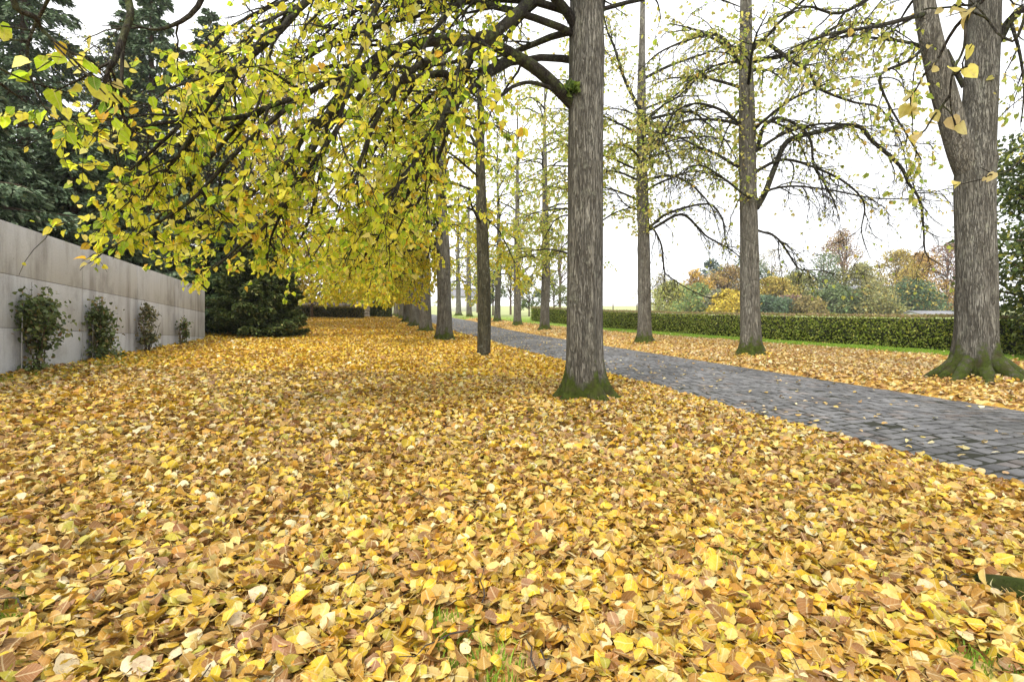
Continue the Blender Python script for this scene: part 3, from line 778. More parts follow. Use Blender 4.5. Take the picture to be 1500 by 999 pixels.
def young_tree():
    rs = RS(31); x, y = rowpos(2.79, 13.3); z = float(ground(x, y)); x = (707-750)/F*y+.02
    t = thing('young_tree', 'slender dark straight young trunk second in the row on the lawn', 'tree', (x, y, z), G_L)
    p = [(x, y, z, .175), (x+.02, y, z+1.5, .17), (x-.02, y, z+3, .155), (x-.06, y, z+4.2, .135), (x-.08, y, z+5.6, .11), (x-.05, y, z+8, .07)]
    trunk_mesh('trunk', t, p, M_BARKD, rs, 36, .12, .2, .12, bumps=.02)
    tr = Tree(t, rs, PAL_LEFT, .08, SKIRT, 1.2, 1.)
    tr.limb(path_px([(703, 225, 13.2), (690, 200, 13.0), (675, 175, 12.8), (655, 160, 12.5)]), .05, dens=.8, start=.3, sublen=1.2)
    for i in range(9):
        tr.arch((x-.05, y, z+3.4+.4*i), rs.uniform(1.6, 5.0), rs.uniform(2, 3.6), .035, up=.7, droop=.3, dens=.9, sub=.33, sublen=1.3)
    tr.finish()

def row_tree(y, t_row, rad, seed, label, group, leftbias, pal, dens, leaf, lod, nl, hmin, hmax, L, name='lime_tree', lean=0., k=40, topleaf=0.):
    rs = RS(seed); x, _ = rowpos(t_row, y); z = float(ground(x, y))
    t = thing(name, label, 'tree', (x, y, z), group)
    H = rs.uniform(15, 18)
    w1, w2 = rs.normal(0, .06, 2)
    p = [(x, y, z, rad), (x+w1*.3, y, z+1.6, rad*.93), (x+w1, y, z+3.6, rad*.86), (x+w1+w2+lean, y, z+6, rad*.74), (x+w2+lean, y, z+10, rad*.5), (x+lean*1.3, y, z+H, rad*.12)]
    trunk_mesh('trunk', t, p, M_BARK, rs, k, rs.uniform(.7, 1.), .30, .5)
    if y < 50: add_roots(t, x, y, rad, [rs.uniform(0, 1)+i*1.2 for i in range(5)], rs)
    tr = Tree(t, rs, pal, leaf, SKIRT, 1.+y/28., dens, lod)
    if leftbias > 0: tr.thin = (4.0, 3.5, .35)
    for i in range(nl):
        f = (i+rs.rand()*.8)/nl; h = hmin+(hmax-hmin)*f
        if leftbias > 0 and rs.rand() < leftbias: az = PI+rs.uniform(-1.35, 1.35)
        else: az = rs.uniform(0, 2*PI)
        tr.arch((x+w1*.6, y, z+h), az, L*rs.uniform(.7, 1.15)*(1-.35*f), .05+.02*rs.rand(), up=rs.uniform(.3, .8)+.5*f, droop=.34-.05*f, wander=.12, dens=1., start=.2, sub=.34, sublen=1.9, twig=.18, twlen=.55, kk=6)
    if leftbias > 0:                    # long low boughs hanging over the lawn
        for i in range(9):
            tr.arch((x+w1*.6, y, z+rs.uniform(3.4, 5.6)), PI+rs.uniform(-1.1, 1.1), rs.uniform(5., 8.), .06, up=rs.uniform(.15, .5), droop=rs.uniform(.14, .24), wander=.09, dens=1.1, start=.2, sub=.32, sublen=1.9, twig=.17, twlen=.55, kk=6)
    tr.finish(); return t, tr, (x, y, z)

lime_one(); young_tree()
ords = ['third', 'fourth', 'fifth', 'sixth', 'seventh', 'eighth', 'ninth']
for i, y in enumerate([20.5, 27.9, 34.5, 41, 47.5, 54, 61]):
    lod = [.95, 1.15, 1.35, 1.6, 1.8, 2., 2.2][i]
    row_tree(y, 2.79, [.30, .33, .38, .38, .38, .36, .36][i], 100+i, ('mossy rooted grey lime trunk, %s trunk away along the lawn row' % ords[i]), G_L, .75, PAL_LEFTFAR, 1.35, .082+.014*i, lod, [22, 20, 19, 18, 16, 15, 14][i], 3.0, 10.5, 6.2)

def lime_fork():
    rs = RS(41); x, y = rowpos(10.4, 9.14); x = (1430-750)/F*y; z = float(ground(x, y))
    t = thing('lime_tree', 'forked thick lime trunk with broad mossy roots at right of drive', 'tree', (x, y, z), G_R)
    q = lambda px, py, r: (*P(px, py, y), r)
    p = [(x, y, z, .315), q(1430, 500, .30), q(1429, 420, .29), q(1427, 340, .28), q(1427, 260, .285), q(1432, 200, .26), q(1438, 120, .245), q(1443, 30, .22), q(1446, -60, .2), q(1450, -200, .16), q(1450, -420, .1)]
    trunk_mesh('trunk', t, p, M_BARK, rs, 72, .75, .34, .5, lobes=[(PI, 1.3), (PI*1.35, .9), (PI*1.6, 1.2), (-.1, 1.4), (.9, .8), (2.2, .8)])
    st2 = Tubes(); pts = catmull([q(1428, 275, .2)[:3], q(1408, 225, .2)[:3], q(1392, 170, .2)[:3], q(1376, 110, .2)[:3], q(1362, 50, .2)[:3], q(1353, 0, .2)[:3], q(1340, -80, .2)[:3], q(1320, -220, .2)[:3], q(1300, -400, .2)[:3]], 5)
    st2.add(pts, np.interp(np.linspace(0, 1, len(pts)), [0, .3, .6, 1], [.20, .19, .16, .06]), 24)
    st2.build('second_stem', M_BARK, t, attrs={'moss': np.zeros(st2.n)})
    add_roots(t, x, y, .38, [2.9, 3.6, 4.3, 5.0, 5.7, .1, 1.6], rs, reach=1.1)
    tr = Tree(t, rs, PAL_PALE, .07, SKIRT, 1.4, 1.)
    tr.wob = .2; kw = dict(sub=.2, sublen=1.2, twig=.12, twlen=.55, start=.1)
    tr.limb(path_px([(1385, 75, 9.15), (1398, 100, 9.1), (1412, 128, 9.1)]), .05, r1=.04, sub=2., sublen=.3, dens=.1)
    tr.limb(path_px([(1358, 20, 9.1), (1335, 26, 8.9), (1283, 39, 8.6), (1240, 46, 8.3), (1197, 56, 8.1), (1150, 75, 8.)]), .045, dens=.18, **kw)
    tr.limb(path_px([(1372, 85, 9.1), (1340, 65, 9.3), (1279, 56, 9.8), (1240, 54, 10.2), (1200, 70, 10.5), (1170, 110, 10.6)]), .035, dens=.18, **kw)
    tr.limb(path_px([(1365, 60, 9.1), (1330, 90, 8.8), (1290, 110, 8.6), (1300, 150, 8.5), (1330, 200, 8.4), (1350, 235, 8.4)]), .03, dens=.35, **kw)
    tr.limb(path_px([(1345, -20, 9.1), (1290, -10, 9.0), (1230, 20, 8.9), (1180, 10, 8.8), (1130, 30, 8.7)]), .04, dens=.22, **kw)
    tr.limb(path_px([(1462, 60, 9.1), (1480, 30, 9.), (1510, 10, 8.8), (1560, 30, 8.6), (1600, 90, 8.5)]), .08, dens=.22, **kw)
    tr.limb(path_px([(1480, 30, 9.), (1494, 80, 8.9), (1500, 130, 8.9), (1496, 180, 8.9)]), .03, dens=.22, **kw)
    for az, h, L in [(2.6, 7.5, 4), (3.6, 7., 4), (4.2, 8, 4), (1.5, 7, 4), (.3, 6.5, 4), (-.8, 7.5, 4), (5.2, 8.5, 4)]:
        tr.arch((x, y, z+h), az, L, .06, up=.9, droop=.3, dens=.18, sub=.4, sublen=1.2)
    tr.finish()
lime_fork()

def lime_bare(tx, y, rad, seed, label, limbs, dens_top, procs):
    rs = RS(seed); x = (tx-750)/F*y; z = float(ground(x, y))
    t = thing('lime_tree', label, 'tree', (x, y, z), G_R)
    lean = -.0
    p = [(x, y, z, rad), (x-.02, y, z+1.5, rad*.92), (x-.05, y, z+3.5, rad*.86), (x-.12, y, z+6, rad*.8), (x-.14, y, z+9, rad*.62), (x-.1, y, z+13, rad*.35), (x, y, z+17, rad*.1)]
    trunk_mesh('trunk', t, p, M_BARK, rs, 48, .85, .34, .5)
    add_roots(t, x, y, rad, [3.3, 4.3, 5.1, 5.9, .7, 2.], rs)
    tr = Tree(t, rs, PAL_PALE, .078, SKIRT, 2.2, 1.)
    tr.wob = .2
    for r0, de, lst in limbs:
        dd = y+(rs.rand()-.5)*.5
        n = len(lst); spread = rs.uniform(-1.3, .6)
        tr.limb(path_px([(a, b, dd+spread*i/n) for i, (a, b) in enumerate(lst)]), r0*1.3, dens=de*.4, start=.15, sub=.21, sublen=1.6, twig=.13, twlen=.75, droop=.6)
    for az, h, L, de in procs:
        tr.arch((x-.1, y, z+h), az, L, .05, up=.7, droop=.28, dens=de*.38, sub=.23, sublen=1.6, twig=.13, twlen=.6)
    # leaves sprouting straight from the upper trunk
    hh = rs.uniform(4.2, 9, int(700*dens_top)); a = rs.uniform(0, 2*PI, len(hh)); n = len(hh)
    d = np.stack([np.cos(a), np.sin(a), rs.uniform(-.3, .5, n)], -1)
    tr.pos.append(np.stack([x-.1+np.cos(a)*rad*1.0, y+np.sin(a)*rad*1.0, z+hh], -1)+d*rs.uniform(0, .3, (n, 1))*rs.rand(n, 1)); tr.ax.append(d+[0, 0, -.8])
    tr.finish()
lime_bare(1100, 14.57, .275, 51, 'middle bare lime trunk beyond the drive with long arching black branches', [
    (.07, .12, [(1108, 305), (1121, 282), (1136, 243), (1153, 208), (1192, 195), (1253, 184), (1279, 208), (1318, 243), (1331, 269), (1348, 295), (1353, 338), (1357, 373), (1383, 390)]),
    (.05, .12, [(1104, 225), (1112, 208), (1119, 186), (1140, 173), (1171, 186), (1188, 208), (1192, 243), (1210, 273), (1223, 299), (1231, 325)]),
    (.04, .08, [(1104, 258), (1112, 249), (1149, 234), (1197, 247), (1240, 269), (1266, 299), (1262, 340), (1275, 380)]),
    (.03, .05, [(1118, 285), (1132, 277), (1166, 273), (1218, 279), (1275, 290), (1331, 292), (1387, 295)]),
    (.03, .08, [(1104, 336), (1117, 340), (1136, 347), (1153, 368), (1171, 394), (1200, 396), (1235, 405)]),
    (.06, .3, [(1094, 95), (1110, 89), (1153, 80), (1197, 56), (1240, 35), (1300, 40), (1350, 70)]),
    (.06, .3, [(1094, 100), (1080, 87), (1062, 60), (1040, 50), (1000, 62), (965, 78), (940, 100)]),
    (.03, .12, [(1094, 100), (1075, 91), (1036, 102), (997, 139), (963, 160), (940, 175)]),
    (.04, .12, [(1098, 190), (1080, 178), (1053, 160), (1019, 152), (990, 164), (975, 190), (960, 220)]),
    (.03, .08, [(1100, 290), (1086, 282), (1058, 260), (1028, 243), (1000, 250), (985, 280)]),
    (.05, .2, [(1098, 80), (1115, 60), (1160, 90), (1185, 105), (1200, 130), (1250, 150), (1290, 160), (1320, 210), (1330, 260)]),
], 1.0, [(2.9, 5.2, 3.2, .5), (6.1, 5.6, 3.4, .4), (.4, 6.6, 3.8, .5), (3.3, 6.4, 3.6, .6), (5.4, 6.2, 3., .5), (2.5, 7.5, 3.5, .8), (3.6, 8, 3.5, .8), (.6, 8, 3.5, .5), (-.7, 8.5, 3.5, .5), (1.6, 7, 3, .6), (4.6, 7.5, 3, .7)])
lime_bare(945, 19.9, .27, 52, 'upright lime trunk just right of the largest trunk, its upper stem covered in leaves', [
    (.05, .08, [(946, 335), (954, 331), (980, 312), (1036, 299), (1058, 321), (1062, 347), (1070, 375)]),
    (.05, .08, [(946, 338), (958, 334), (997, 314), (1023, 334), (1036, 347), (1067, 364), (1088, 381), (1100, 400)]),
    (.05, .08, [(944, 268), (954, 262), (984, 258), (1010, 269), (1032, 290), (1045, 310), (1055, 345)]),
    (.05, .12, [(944, 180), (958, 173), (1010, 164), (1032, 178), (1062, 205), (1080, 240), (1085, 280)]),
    (.035, .05, [(946, 330), (956, 334), (969, 360), (973, 396), (980, 405), (1006, 422), (1041, 437), (1058, 428)]),
    (.03, .08, [(944, 195), (954, 201), (976, 217), (984, 256), (980, 300)]),
    (.03, .1, [(942, 312), (934, 308), (915, 299), (898, 277), (880, 270)]),
    (.03, .12, [(942, 175), (932, 169), (906, 160), (880, 162), (850, 175)]),
    (.06, .6, [(944, 170), (937, 160), (915, 117), (900, 70), (889, 43), (880, 0), (872, -50)]),
    (.05, .4, [(944, 115), (985, 95), (1030, 80), (1060, 70), (1085, 95)]),
    (.04, .2, [(944, 205), (990, 190), (1020, 200), (1040, 235), (1050, 275)]),
], 1.6, [(2.9, 5.4, 3.2, .6), (.2, 5.8, 3.6, .6), (3.4, 6.2, 3.4, .8), (5.9, 7.2, 3.6, .8), (2.5, 6.6, 3., 1.3), (3.3, 8, 3.5, 1.3), (.6, 7, 3., 1.2), (-.7, 8.5, 3.5, 1.2), (1.6, 7, 3, 1.2), (4.6, 7.5, 3, 1.3), (.1, 9, 3, 1.2), (3.9, 7, 3, 1.2)])
row_tree(26, 10.4, .24, 61, 'lime trunk of the far row half hidden behind the largest trunk', G_R, 0, PAL_PALE, 0.45, .10, 0.93, 26, 3.5, 14.5, 4.1)
row_tree(32, 10.4, .30, 62, 'pale grey lime trunk beyond the drive, just left of the largest trunk', G_R, 0, PAL_PALE, 0.39, .11, 1.05, 26, 2.8, 14.5, 4.1)
row_tree(38, 10.4, .27, 63, 'narrow brown lime trunk with root mound, second left of the largest trunk', G_R, 0, PAL_PALE, 0.45, .12, 1.18, 26, 3, 14.5, 4.1)
row_tree(44.2, 10.4, .27, 64, 'narrow lime trunk right beside the slender dark young trunk', G_R, 0, PAL_PALE, 0.52, .13, 1.36, 26, 3, 14.5, 4.1)
row_tree(57, 10.4, .30, 65, 'distant lime trunk just left of the slender dark young trunk', G_R, 0, PAL_PALE, 0.65, .15, 1.61, 26, 3, 14.5, 4.3)
row_tree(64, 10.4, .32, 66, 'farthest lime trunk of the row beyond the drive', G_R, 0, PAL_PALE, 0.65, .16, 1.74, 26, 3, 14.5, 4.3)

def camera_side_tree():
    rs = RS(71); x, y = 2.75, .95; z = float(ground(x, y))
    t = thing('lime_tree', 'overhanging lime at the right edge with a mossy root in the leaves', 'tree', (x, y, z), G_L)
    p = [(x, y, z, .27), (x, y, z+1.5, .25), (x, y, z+3.5, .24), (x+.05, y, z+6, .2), (x, y, z+10, .12), (x, y, z+14, .04)]
    trunk_mesh('trunk', t, p, M_BARK, rs, 40, .7, .3, .5, lobes=[(2.0, 1.0), (PI, .5), (4.4, .8), (0., 1.)])
    rt = Tubes(); pts = catmull([(2.66, 1.2, float(ground(2.66, 1.2))+.10), (2.5, 1.6, float(ground(2.5, 1.6))+.05), (2.3, 1.95, float(ground(2.3, 1.95))+.03), (2.14, 2.2, float(ground(2.14, 2.2))+.015), (2.02, 2.4, float(ground(2.02, 2.4))-.04)], 5)
    rt.add(pts, np.linspace(.14, .05, len(pts)), 16); rt.build('root', M_BARK, t, attrs={'moss': np.full(rt.n, .95)})
    tr = Tree(t, rs, [(35, (.46, .60, .03)), (36, (.84, .76, .12)), (10, (.18, .32, .025)), (5, (.80, .50, .05)), (12, (.86, .80, .28))], 0.057, lambda a, b: ground(a, b)+2.05, 1., .85)
    # hanging branches at the upper left of the view, carried by boughs overhead
    kw = dict(sub=.2, sublen=.55, twig=.14, twlen=.3, droop=.5)
    tr.limb(path_px([(1300, -1500, 1.1), (800, -900, 1.7), (430, -420, 2.2), (230, -120, 2.4), (188, -30, 2.4), (191, 20, 2.4), (180, 55, 2.35), (166, 92, 2.3), (158, 105, 2.3), (148, 140, 2.3), (125, 170, 2.25)]), .026, r1=.003, dens=.45, start=.66, **kw)
    tr.limb(path_px([(186, 40, 2.4), (180, 75, 2.4), (178, 120, 2.4), (178, 160, 2.4), (192, 190, 2.5), (225, 205, 2.6), (260, 215, 2.7)]), .009, r1=.003, dens=.7, start=.25, **kw)
    tr.limb(path_px([(430, -420, 2.2), (180, -240, 2.1), (60, -100, 2.0), (20, 0, 2.0), (52, 26, 2.05), (60, 42, 2.1), (85, 64, 2.1), (110, 82, 2.15)]), .018, r1=.003, dens=.65, start=.62, **kw)
    tr.limb(path_px([(60, -100, 2.0), (-10, -20, 2.0), (-20, 60, 2.0), (-10, 110, 2.1), (10, 130, 2.2), (40, 150, 2.3)]), .012, r1=.003, dens=.8, start=.35, **kw)
    tr.limb(path_px([(230, -120, 2.4), (120, -70, 2.6), (60, 20, 2.9), (40, 80, 3.0), (60, 150, 3.1), (100, 190, 3.2)]), .012, r1=.003, dens=.9, start=.4, **kw)
    tr.limb(path_px([(800, -900, 1.7), (520, -380, 2.5), (330, -90, 3.1), (290, 10, 3.2), (240, 42, 3.2), (200, 40, 3.1)]), .03, r1=.003, dens=.35, start=.7, **kw)
    n0 = len(tr.pos)
    tr.finish()
    # twigs on the right, with paler leaves
    tp = Tree(t, RS(72), PAL_NEARR, .041, None, 1., 1.)
    kw = dict(sub=.22, sublen=.28, twig=.14, twlen=.18, droop=.5)
    tp.limb(path_px([(1700, -700, 1.3), (1560, -250, 1.7), (1470, -40, 1.9), (1400, 40, 1.95), (1372, 90, 2.0), (1352, 110, 2.0)]), .012, r1=.002, dens=1.5, start=.72, **kw)
    tp.limb(path_px([(1470, -40, 1.9), (1420, 20, 1.9), (1412, 70, 1.9), (1395, 110, 1.9), (1392, 150, 1.92), (1400, 190, 1.95)]), .006, r1=.0015, dens=1.5, start=.3, **kw)
    tp.limb(path_px([(1560, -250, 1.7), (1500, 30, 1.8), (1470, 55, 1.85), (1440, 20, 1.9), (1420, 0, 1.9)]), .006, r1=.0015, dens=1.5, start=.5, **kw)
    tp.limb(path_px([(1600, 0, 2.0), (1530, 190, 2.2), (1490, 240, 2.3), (1460, 255, 2.3), (1435, 245, 2.3)]), .006, r1=.0015, dens=1.5, start=.5, **kw)
    tp.finish('pale_foliage')
    up = Tree(t, RS(73), PAL_LEFT, .085, lambda a, b: ground(a, b)*0+CZ+.72*np.maximum(b, 0)+2.2, 1., 1., 1.4)
    for az, h, L in [(2.6, 6.5, 3.5), (3.9, 7, 3.5), (.3, 6, 4), (5.6, 6, 4)]:
        up.arch((x, y, z+h), az, L, .05, up=1., droop=.18, dens=.5, sub=.5, sublen=1.2)
    up.finish('upper_foliage')
camera_side_tree()

# ---------------------------------------------------------------- conifers and other trees behind
def conifer(name, x, y, H, R, seed, label, pal, nb=70, zlow=.3, ppb=170, size=.22, droop=.5, group=None, power=.8, cat='conifer'):
    rs = RS(seed); z = float(ground(x, y))
    t = thing(name, label, cat, (x, y, z), group)
    tb = Tubes(); tb.add([(x, y, z-.3), (x, y, z+H*.5), (x, y, z+H*.97)], [R*.06+.06, R*.04+.03, .02], 10)
    pos = []; ax = []; br = tb; nrm_ = []
    for i in range(nb):
        f = (i+rs.rand())/nb; h = zlow+(H-zlow)*f
        L = R*(1-f)**power*rs.uniform(.72, 1.15)+.15
        az = i*2.39996+rs.normal(0, .25)
        d = np.array([math.cos(az), math.sin(az), .25])
        path = grow(rs, (x, y, z+h), d, L, droop/max(L, .6), 8, .05)
        br.add(path, np.linspace(.012+.012*L, .004, len(path)), 4)
        n = int(ppb*2.5*(.25+L/R))
        u = rs.beta(1.5, 1.0, n)*(len(path)-1); k = np.minimum(u.astype(int), len(path)-2); fr = (u-k)[:, None]
        p = path[k]*(1-fr)+path[k+1]*fr
        side = np.array([-math.sin(az), math.cos(az), 0]); wd = .34*L*(1-.55*u/(len(path)-1))
        off = rs.uniform(-1, 1, n)*wd
        p = p+side*off[:, None]+np.stack([0*off, 0*off, -np.abs(off)*.35-rs.exponential(.07, n)*L*.5+.02], -1)
        pos.append(p); a = d[None]*.8+side[None]*(np.sign(off)*.55)[:, None]+rs.normal(0, .3, (n, 3))+np.array([0, 0, -droop*.9]); ax.append(a)
        nrm_.append(np.array([0, 0, 1.])+rs.normal(0, .45, (n, 3))+d*.3)
    br.build('trunk', M_CONTRUNK, t)
    pos = np.concatenate(pos); ax = np.concatenate(ax); n = len(pos); nr = np.concatenate(nrm_)
    k = pos[:, 2] > ground(pos[:, 0], pos[:, 1])+.02; pos, ax, nr = pos[k], ax[k], nr[k]; n = len(pos)
    leaf_cloud('foliage', pos, ax, nr, size*.72*rs.uniform(.6, 1.35, n), pick(rs, n, pal), M_NEEDLE, t, shape='spray', rs=rs)
PAL_BLUE = [(40, (.125, .18, .10)), (30, (.185, .25, .145)), (20, (.085, .12, .065)), (12, (.27, .32, .20))]
PAL_DKG = [(40, (.05, .085, .03)), (30, (.075, .11, .035)), (20, (.035, .06, .022)), (10, (.12, .15, .05))]
PAL_YEW = [(40, (.09, .13, .04)), (30, (.14, .18, .05)), (20, (.06, .085, .03)), (14, (.26, .26, .09))]
G_C = 'conifers behind the concrete wall'
conifer('cypress_tree', -13.2, 11.8, 7.6, 3.4, 201, 'broad blue green cypress at far left above the concrete wall', PAL_BLUE, 90, .3, 300, .24, .55, G_C)
conifer('cypress_tree', -12.9, 16.0, 6.6, 2.5, 202, 'blue green cypress above the middle of the concrete wall', PAL_BLUE, 90, .3, 280, .24, .55, G_C)
conifer('cypress_tree', -17.5, 15.5, 8.5, 3.8, 203, 'blue green cypress behind the leftmost cypress', PAL_BLUE, 80, .3, 240, .28, .55, G_C)
conifer('cypress_tree', -12.0, 14.0, 6.3, 2.1, 212, 'slimmer blue green cypress between the two broad ones above the wall', PAL_BLUE, 90, .3, 260, .22, .55, G_C)
conifer('spruce_tree', -20.5, 21.5, 19, 4.2, 204, 'tall dark spruce rising into the top left corner', PAL_BLUE, 130, .5, 190, .34, .6, G_C)
conifer('spruce_tree', -17.6, 25, 18, 3.6, 213, 'tall grey green spruce between the two other tall spruces at left', PAL_BLUE, 110, .5, 170, .34, .6, G_C)
conifer('spruce_tree', -16.2, 27.5, 17, 3.5, 205, 'tall grey green spruce behind the yellow leaves', PAL_BLUE, 110, .5, 180, .36, .6, G_C)
conifer('spruce_tree', -12.3, 21.8, 4.4, 2.5, 206, 'low dark spruce between wall end and yew bush', PAL_DKG, 70, .2, 220, .24, .5, G_C)
conifer('spruce_tree', -24, 32, 20, 4.5, 207, 'farthest tall spruce behind the conifers at left', PAL_BLUE, 110, .5, 150, .42, .6, G_C)
conifer('yew_bush', -9.75, 19.3, 3.3, 1.45, 208, 'dark bushy yew beside the end of the concrete wall', PAL_YEW, 110, .05, 260, .16, .05, None, .4, 'shrub')
conifer('yew_bush', -9.05, 19.9, 2.5, .95, 209, 'lower right half of the dark yew clump near lawn edge', PAL_YEW, 80, .05, 230, .15, .05, None, .4, 'shrub')
conifer('yew_bush', 15.6, 13.8, 3.2, 1.3, 211, 'dark low yew bush behind the forked trunk at right', PAL_YEW, 70, .05, 240, .17, .3, None, .4, 'shrub')

def broadleaf(name, x, y, H, R, seed, label, pal, n=2600, size=.34, bole=.2, group=None, dens=1., lobes=9, cat='tree', spread=.75):
    rs = RS(seed); z = float(ground(x, y))
    t = thing(name, label, cat, (x, y, z), group)
    tb = Tubes(); tb.add([(x, y, z-.3), (x+rs.normal(0, .1), y, z+H*.4), (x+rs.normal(0, .2), y, z+H*.85)], [.03*H**.8, .02*H**.8, .01*H**.5], 9); tb.build('trunk', M_CONTRUNK, t)
    cs = []; bt = Tubes()
    for i in range(lobes*3):
        f = bole+(1-bole)*rs.rand(); prof = math.sin(PI*min(1, .18+.82*((f-bole)/(1-bole))**.75))**.6
        a = rs.uniform(0, 2*PI); r = R*prof*rs.uniform(.25, .85)
        c = np.array([x+r*math.cos(a), y+r*math.sin(a), z+H*f*.96]); cs.append((c, R*rs.uniform(.22, .40)*(.55+.45*prof)))
        p0 = np.array([x, y, z+H*max(.12, f*.6)]); mid = (p0+c)/2+rs.normal(0, .1*R, 3)
        bt.add([p0, mid, c], [.008*H, .005*H, .003*H], 4)
    bt.build('branches', M_CONTRUNK, t)
    per = n//len(cs); pos = []
    for c, r in cs:
        d = norm(rs.normal(0, 1, (per, 3))); rr = r*rs.uniform(.35, 1.1, (per, 1))**.6
        pos.append(c+d*rr*np.array([1, 1, .8]))
    pos = np.concatenate(pos); n = len(pos)
    pos = pos[pos[:, 2] > ground(pos[:, 0], pos[:, 1])+.05]; n = len(pos)
    leaf_cloud('foliage', pos, rs.normal(0, 1, (n, 3))+[0, 0, -.3], rs.normal(0, .7, (n, 3))+[0, -.3, .7], size*rs.uniform(.6, 1.4, n), pick(rs, n, pal), M_SHRUB, t, shape='quad', rs=rs)

def pal1(c, d=.35, w2=None): 
    c = np.array(c); return [(40, tuple(c)), (30, tuple(c*1.3)), (30, tuple(c*(1-d)))]+([(18, w2)] if w2 else [])
broadleaf('yew_tree', 17.6, 15.4, 9.5, 3.0, 210, 'tall dense dark green evergreen at the right picture edge', [(40, (.085, .125, .035)), (30, (.14, .185, .05)), (20, (.05, .075, .025)), (12, (.42, .42, .07))], 52000, .14, .0, None, lobes=42)
def bare_tree(x, y, H, seed, label):
    rs = RS(seed); z = float(ground(x, y)); t = thing('bare_tree', label, 'tree', (x, y, z), 'bare trees behind the yellow canopy')
    trunk_mesh('trunk', t, [(x, y, z, .2), (x, y, z+H*.3, .16), (x+.1, y, z+H*.6, .10), (x+.1, y, z+H, .02)], M_BARK, rs, 16, .3)
    tr = Tree(t, rs, PAL_PALE, .09, None, 3.2, .25, 1.); tr.wob = .18
    for i in range(26):
        f = (i+rs.rand())/26
        tr.arch((x+.1*f, y, z+H*(.15+.8*f)), i*2.4+rs.normal(0, .3), H*.34*(1-.6*f), .05*(1-.6*f)+.01, up=1.1, droop=.05, wander=.12, dens=.35, start=.15, sub=.3, sublen=1.6, twig=.16, twlen=.7, kk=6, moss=0.)
    tr.finish()
bare_tree(-13.2, 25, 14, 801, 'grey bare tree rising behind the dark yew clump')
bare_tree(-18.6, 23.5, 13, 802, 'grey bare tree among the spruces above the left wall')
bare_tree(-14.6, 34, 16, 803, 'farther grey bare tree in front of the rusty orange crown')
GB = 'autumn trees beyond the hedge'
YEL, ORA, GRN, DGR, RED, PUR, GRY, OLV = (.66, .52, .08), (.58, .38, .07), (.25, .34, .12), (.13, .19, .09), (.32, .19, .10), (.28, .18, .14), (.33, .31, .23), (.40, .41, .13)
bgt = [ # px, top px, depth, radius m, colour, name, label
 (905+60, 405, 125, 5.5, GRY, 'twiggy_tree', 'grey misty twiggy tree left end of the background wood'),
 (985, 418, 105, 4.6, OLV, 'autumn_tree', 'olive green rounded tree behind hedge, just right of the leafy stemmed lime'),
 (1016, 400, 112, 4.5, ORA, 'autumn_tree', 'orange topped tree left of the middle bare lime trunk'),
 (1022, 420, 96, 4.2, GRN, 'autumn_tree', 'fresh green bushy tree in front of the orange topped tree'),
 (1043, 385, 130, 5.0, (.09, .14, .10), 'conifer_like_tree', 'bluish green tree rising left of the middle bare lime'),
 (1050, 425, 92, 3.0, GRY, 'twiggy_tree', 'grey purple bare tree behind the hedge'),
 (1065, 395, 122, 6, (.36, .24, .08), 'autumn_tree', 'ochre brown tree just left of the middle bare lime'),
 (1070, 428, 88, 2.8, YEL, 'autumn_tree', 'small bright yellow tree touching the middle bare lime trunk'),
 (1100, 380, 135, 7, DGR, 'autumn_tree', 'dark green tree hidden behind the middle bare lime trunk'),
 (1130, 365, 140, 7, (.30, .26, .16), 'twiggy_tree', 'tall brownish half bare tree right of the middle bare lime'),
 (1128, 412, 104, 5, (.46, .36, .07), 'autumn_tree', 'yellow tree right beside the middle bare lime trunk'),
 (1165, 405, 108, 5, (.30, .30, .09), 'autumn_tree', 'yellow green round tree beyond the hedge middle'),
 (1160, 438, 90, 3.4, PUR, 'autumn_tree', 'purple brown low tree beyond the hedge middle'),
 (1125, 440, 86, 3.4, (.12, .18, .10), 'autumn_tree', 'low green thicket tree beside the purple brown tree'),
 (1205, 378, 118, 6.5, (.17, .23, .10), 'autumn_tree', 'large pale green tree left of the copper red crown'),
 (1237, 342, 150, 8, RED, 'copper_beech', 'tallest copper red round crown above the wood'),
 (1262, 390, 110, 6, (.30, .29, .10), 'autumn_tree', 'broad olive yellow tree below the copper red crown'),
 (1225, 425, 90, 4.5, (.17, .23, .09), 'autumn_tree', 'low sage green tree in front of the wood'),
 (1275, 425, 88, 4.5, (.28, .28, .11), 'autumn_tree', 'pale olive bush like tree near the white gable'),
 (1312, 370, 118, 6, (.42, .32, .06), 'autumn_tree', 'golden pointed tree left of the forked trunk'),
 (1350, 375, 122, 6, (.46, .29, .06), 'autumn_tree', 'orange gold tree nearest left of the forked trunk'),
 (1335, 415, 92, 5, (.10, .16, .07), 'broad_conifer', 'dark green layered tree low before the golden trees'),
 (1388, 360, 125, 6.5, (.30, .18, .12), 'autumn_tree', 'reddish brown thin crown behind the forked trunk'),
 (1180, 440, 84, 2.8, (.33, .27, .10), 'autumn_tree', 'small tan shrub like tree above the hedge centre'),
]
for i, (px, top, d, r, c, nm, lab) in enumerate(bgt):
    x = (px-750)/F*d; z = float(ground(x, d)); H = max(2.5, CZ+(HY-top)/F*d-z)
    bare = 'twiggy' in nm
    broadleaf(nm, x, d, H*1.06, r*1.3, 300+i, lab, pal1(c, .4, (.5, .4, .1) if i % 3 == 0 else None), 2600 if bare else 7000, .40 if not bare else .3, .03, GB, lobes=8 if bare else 14)
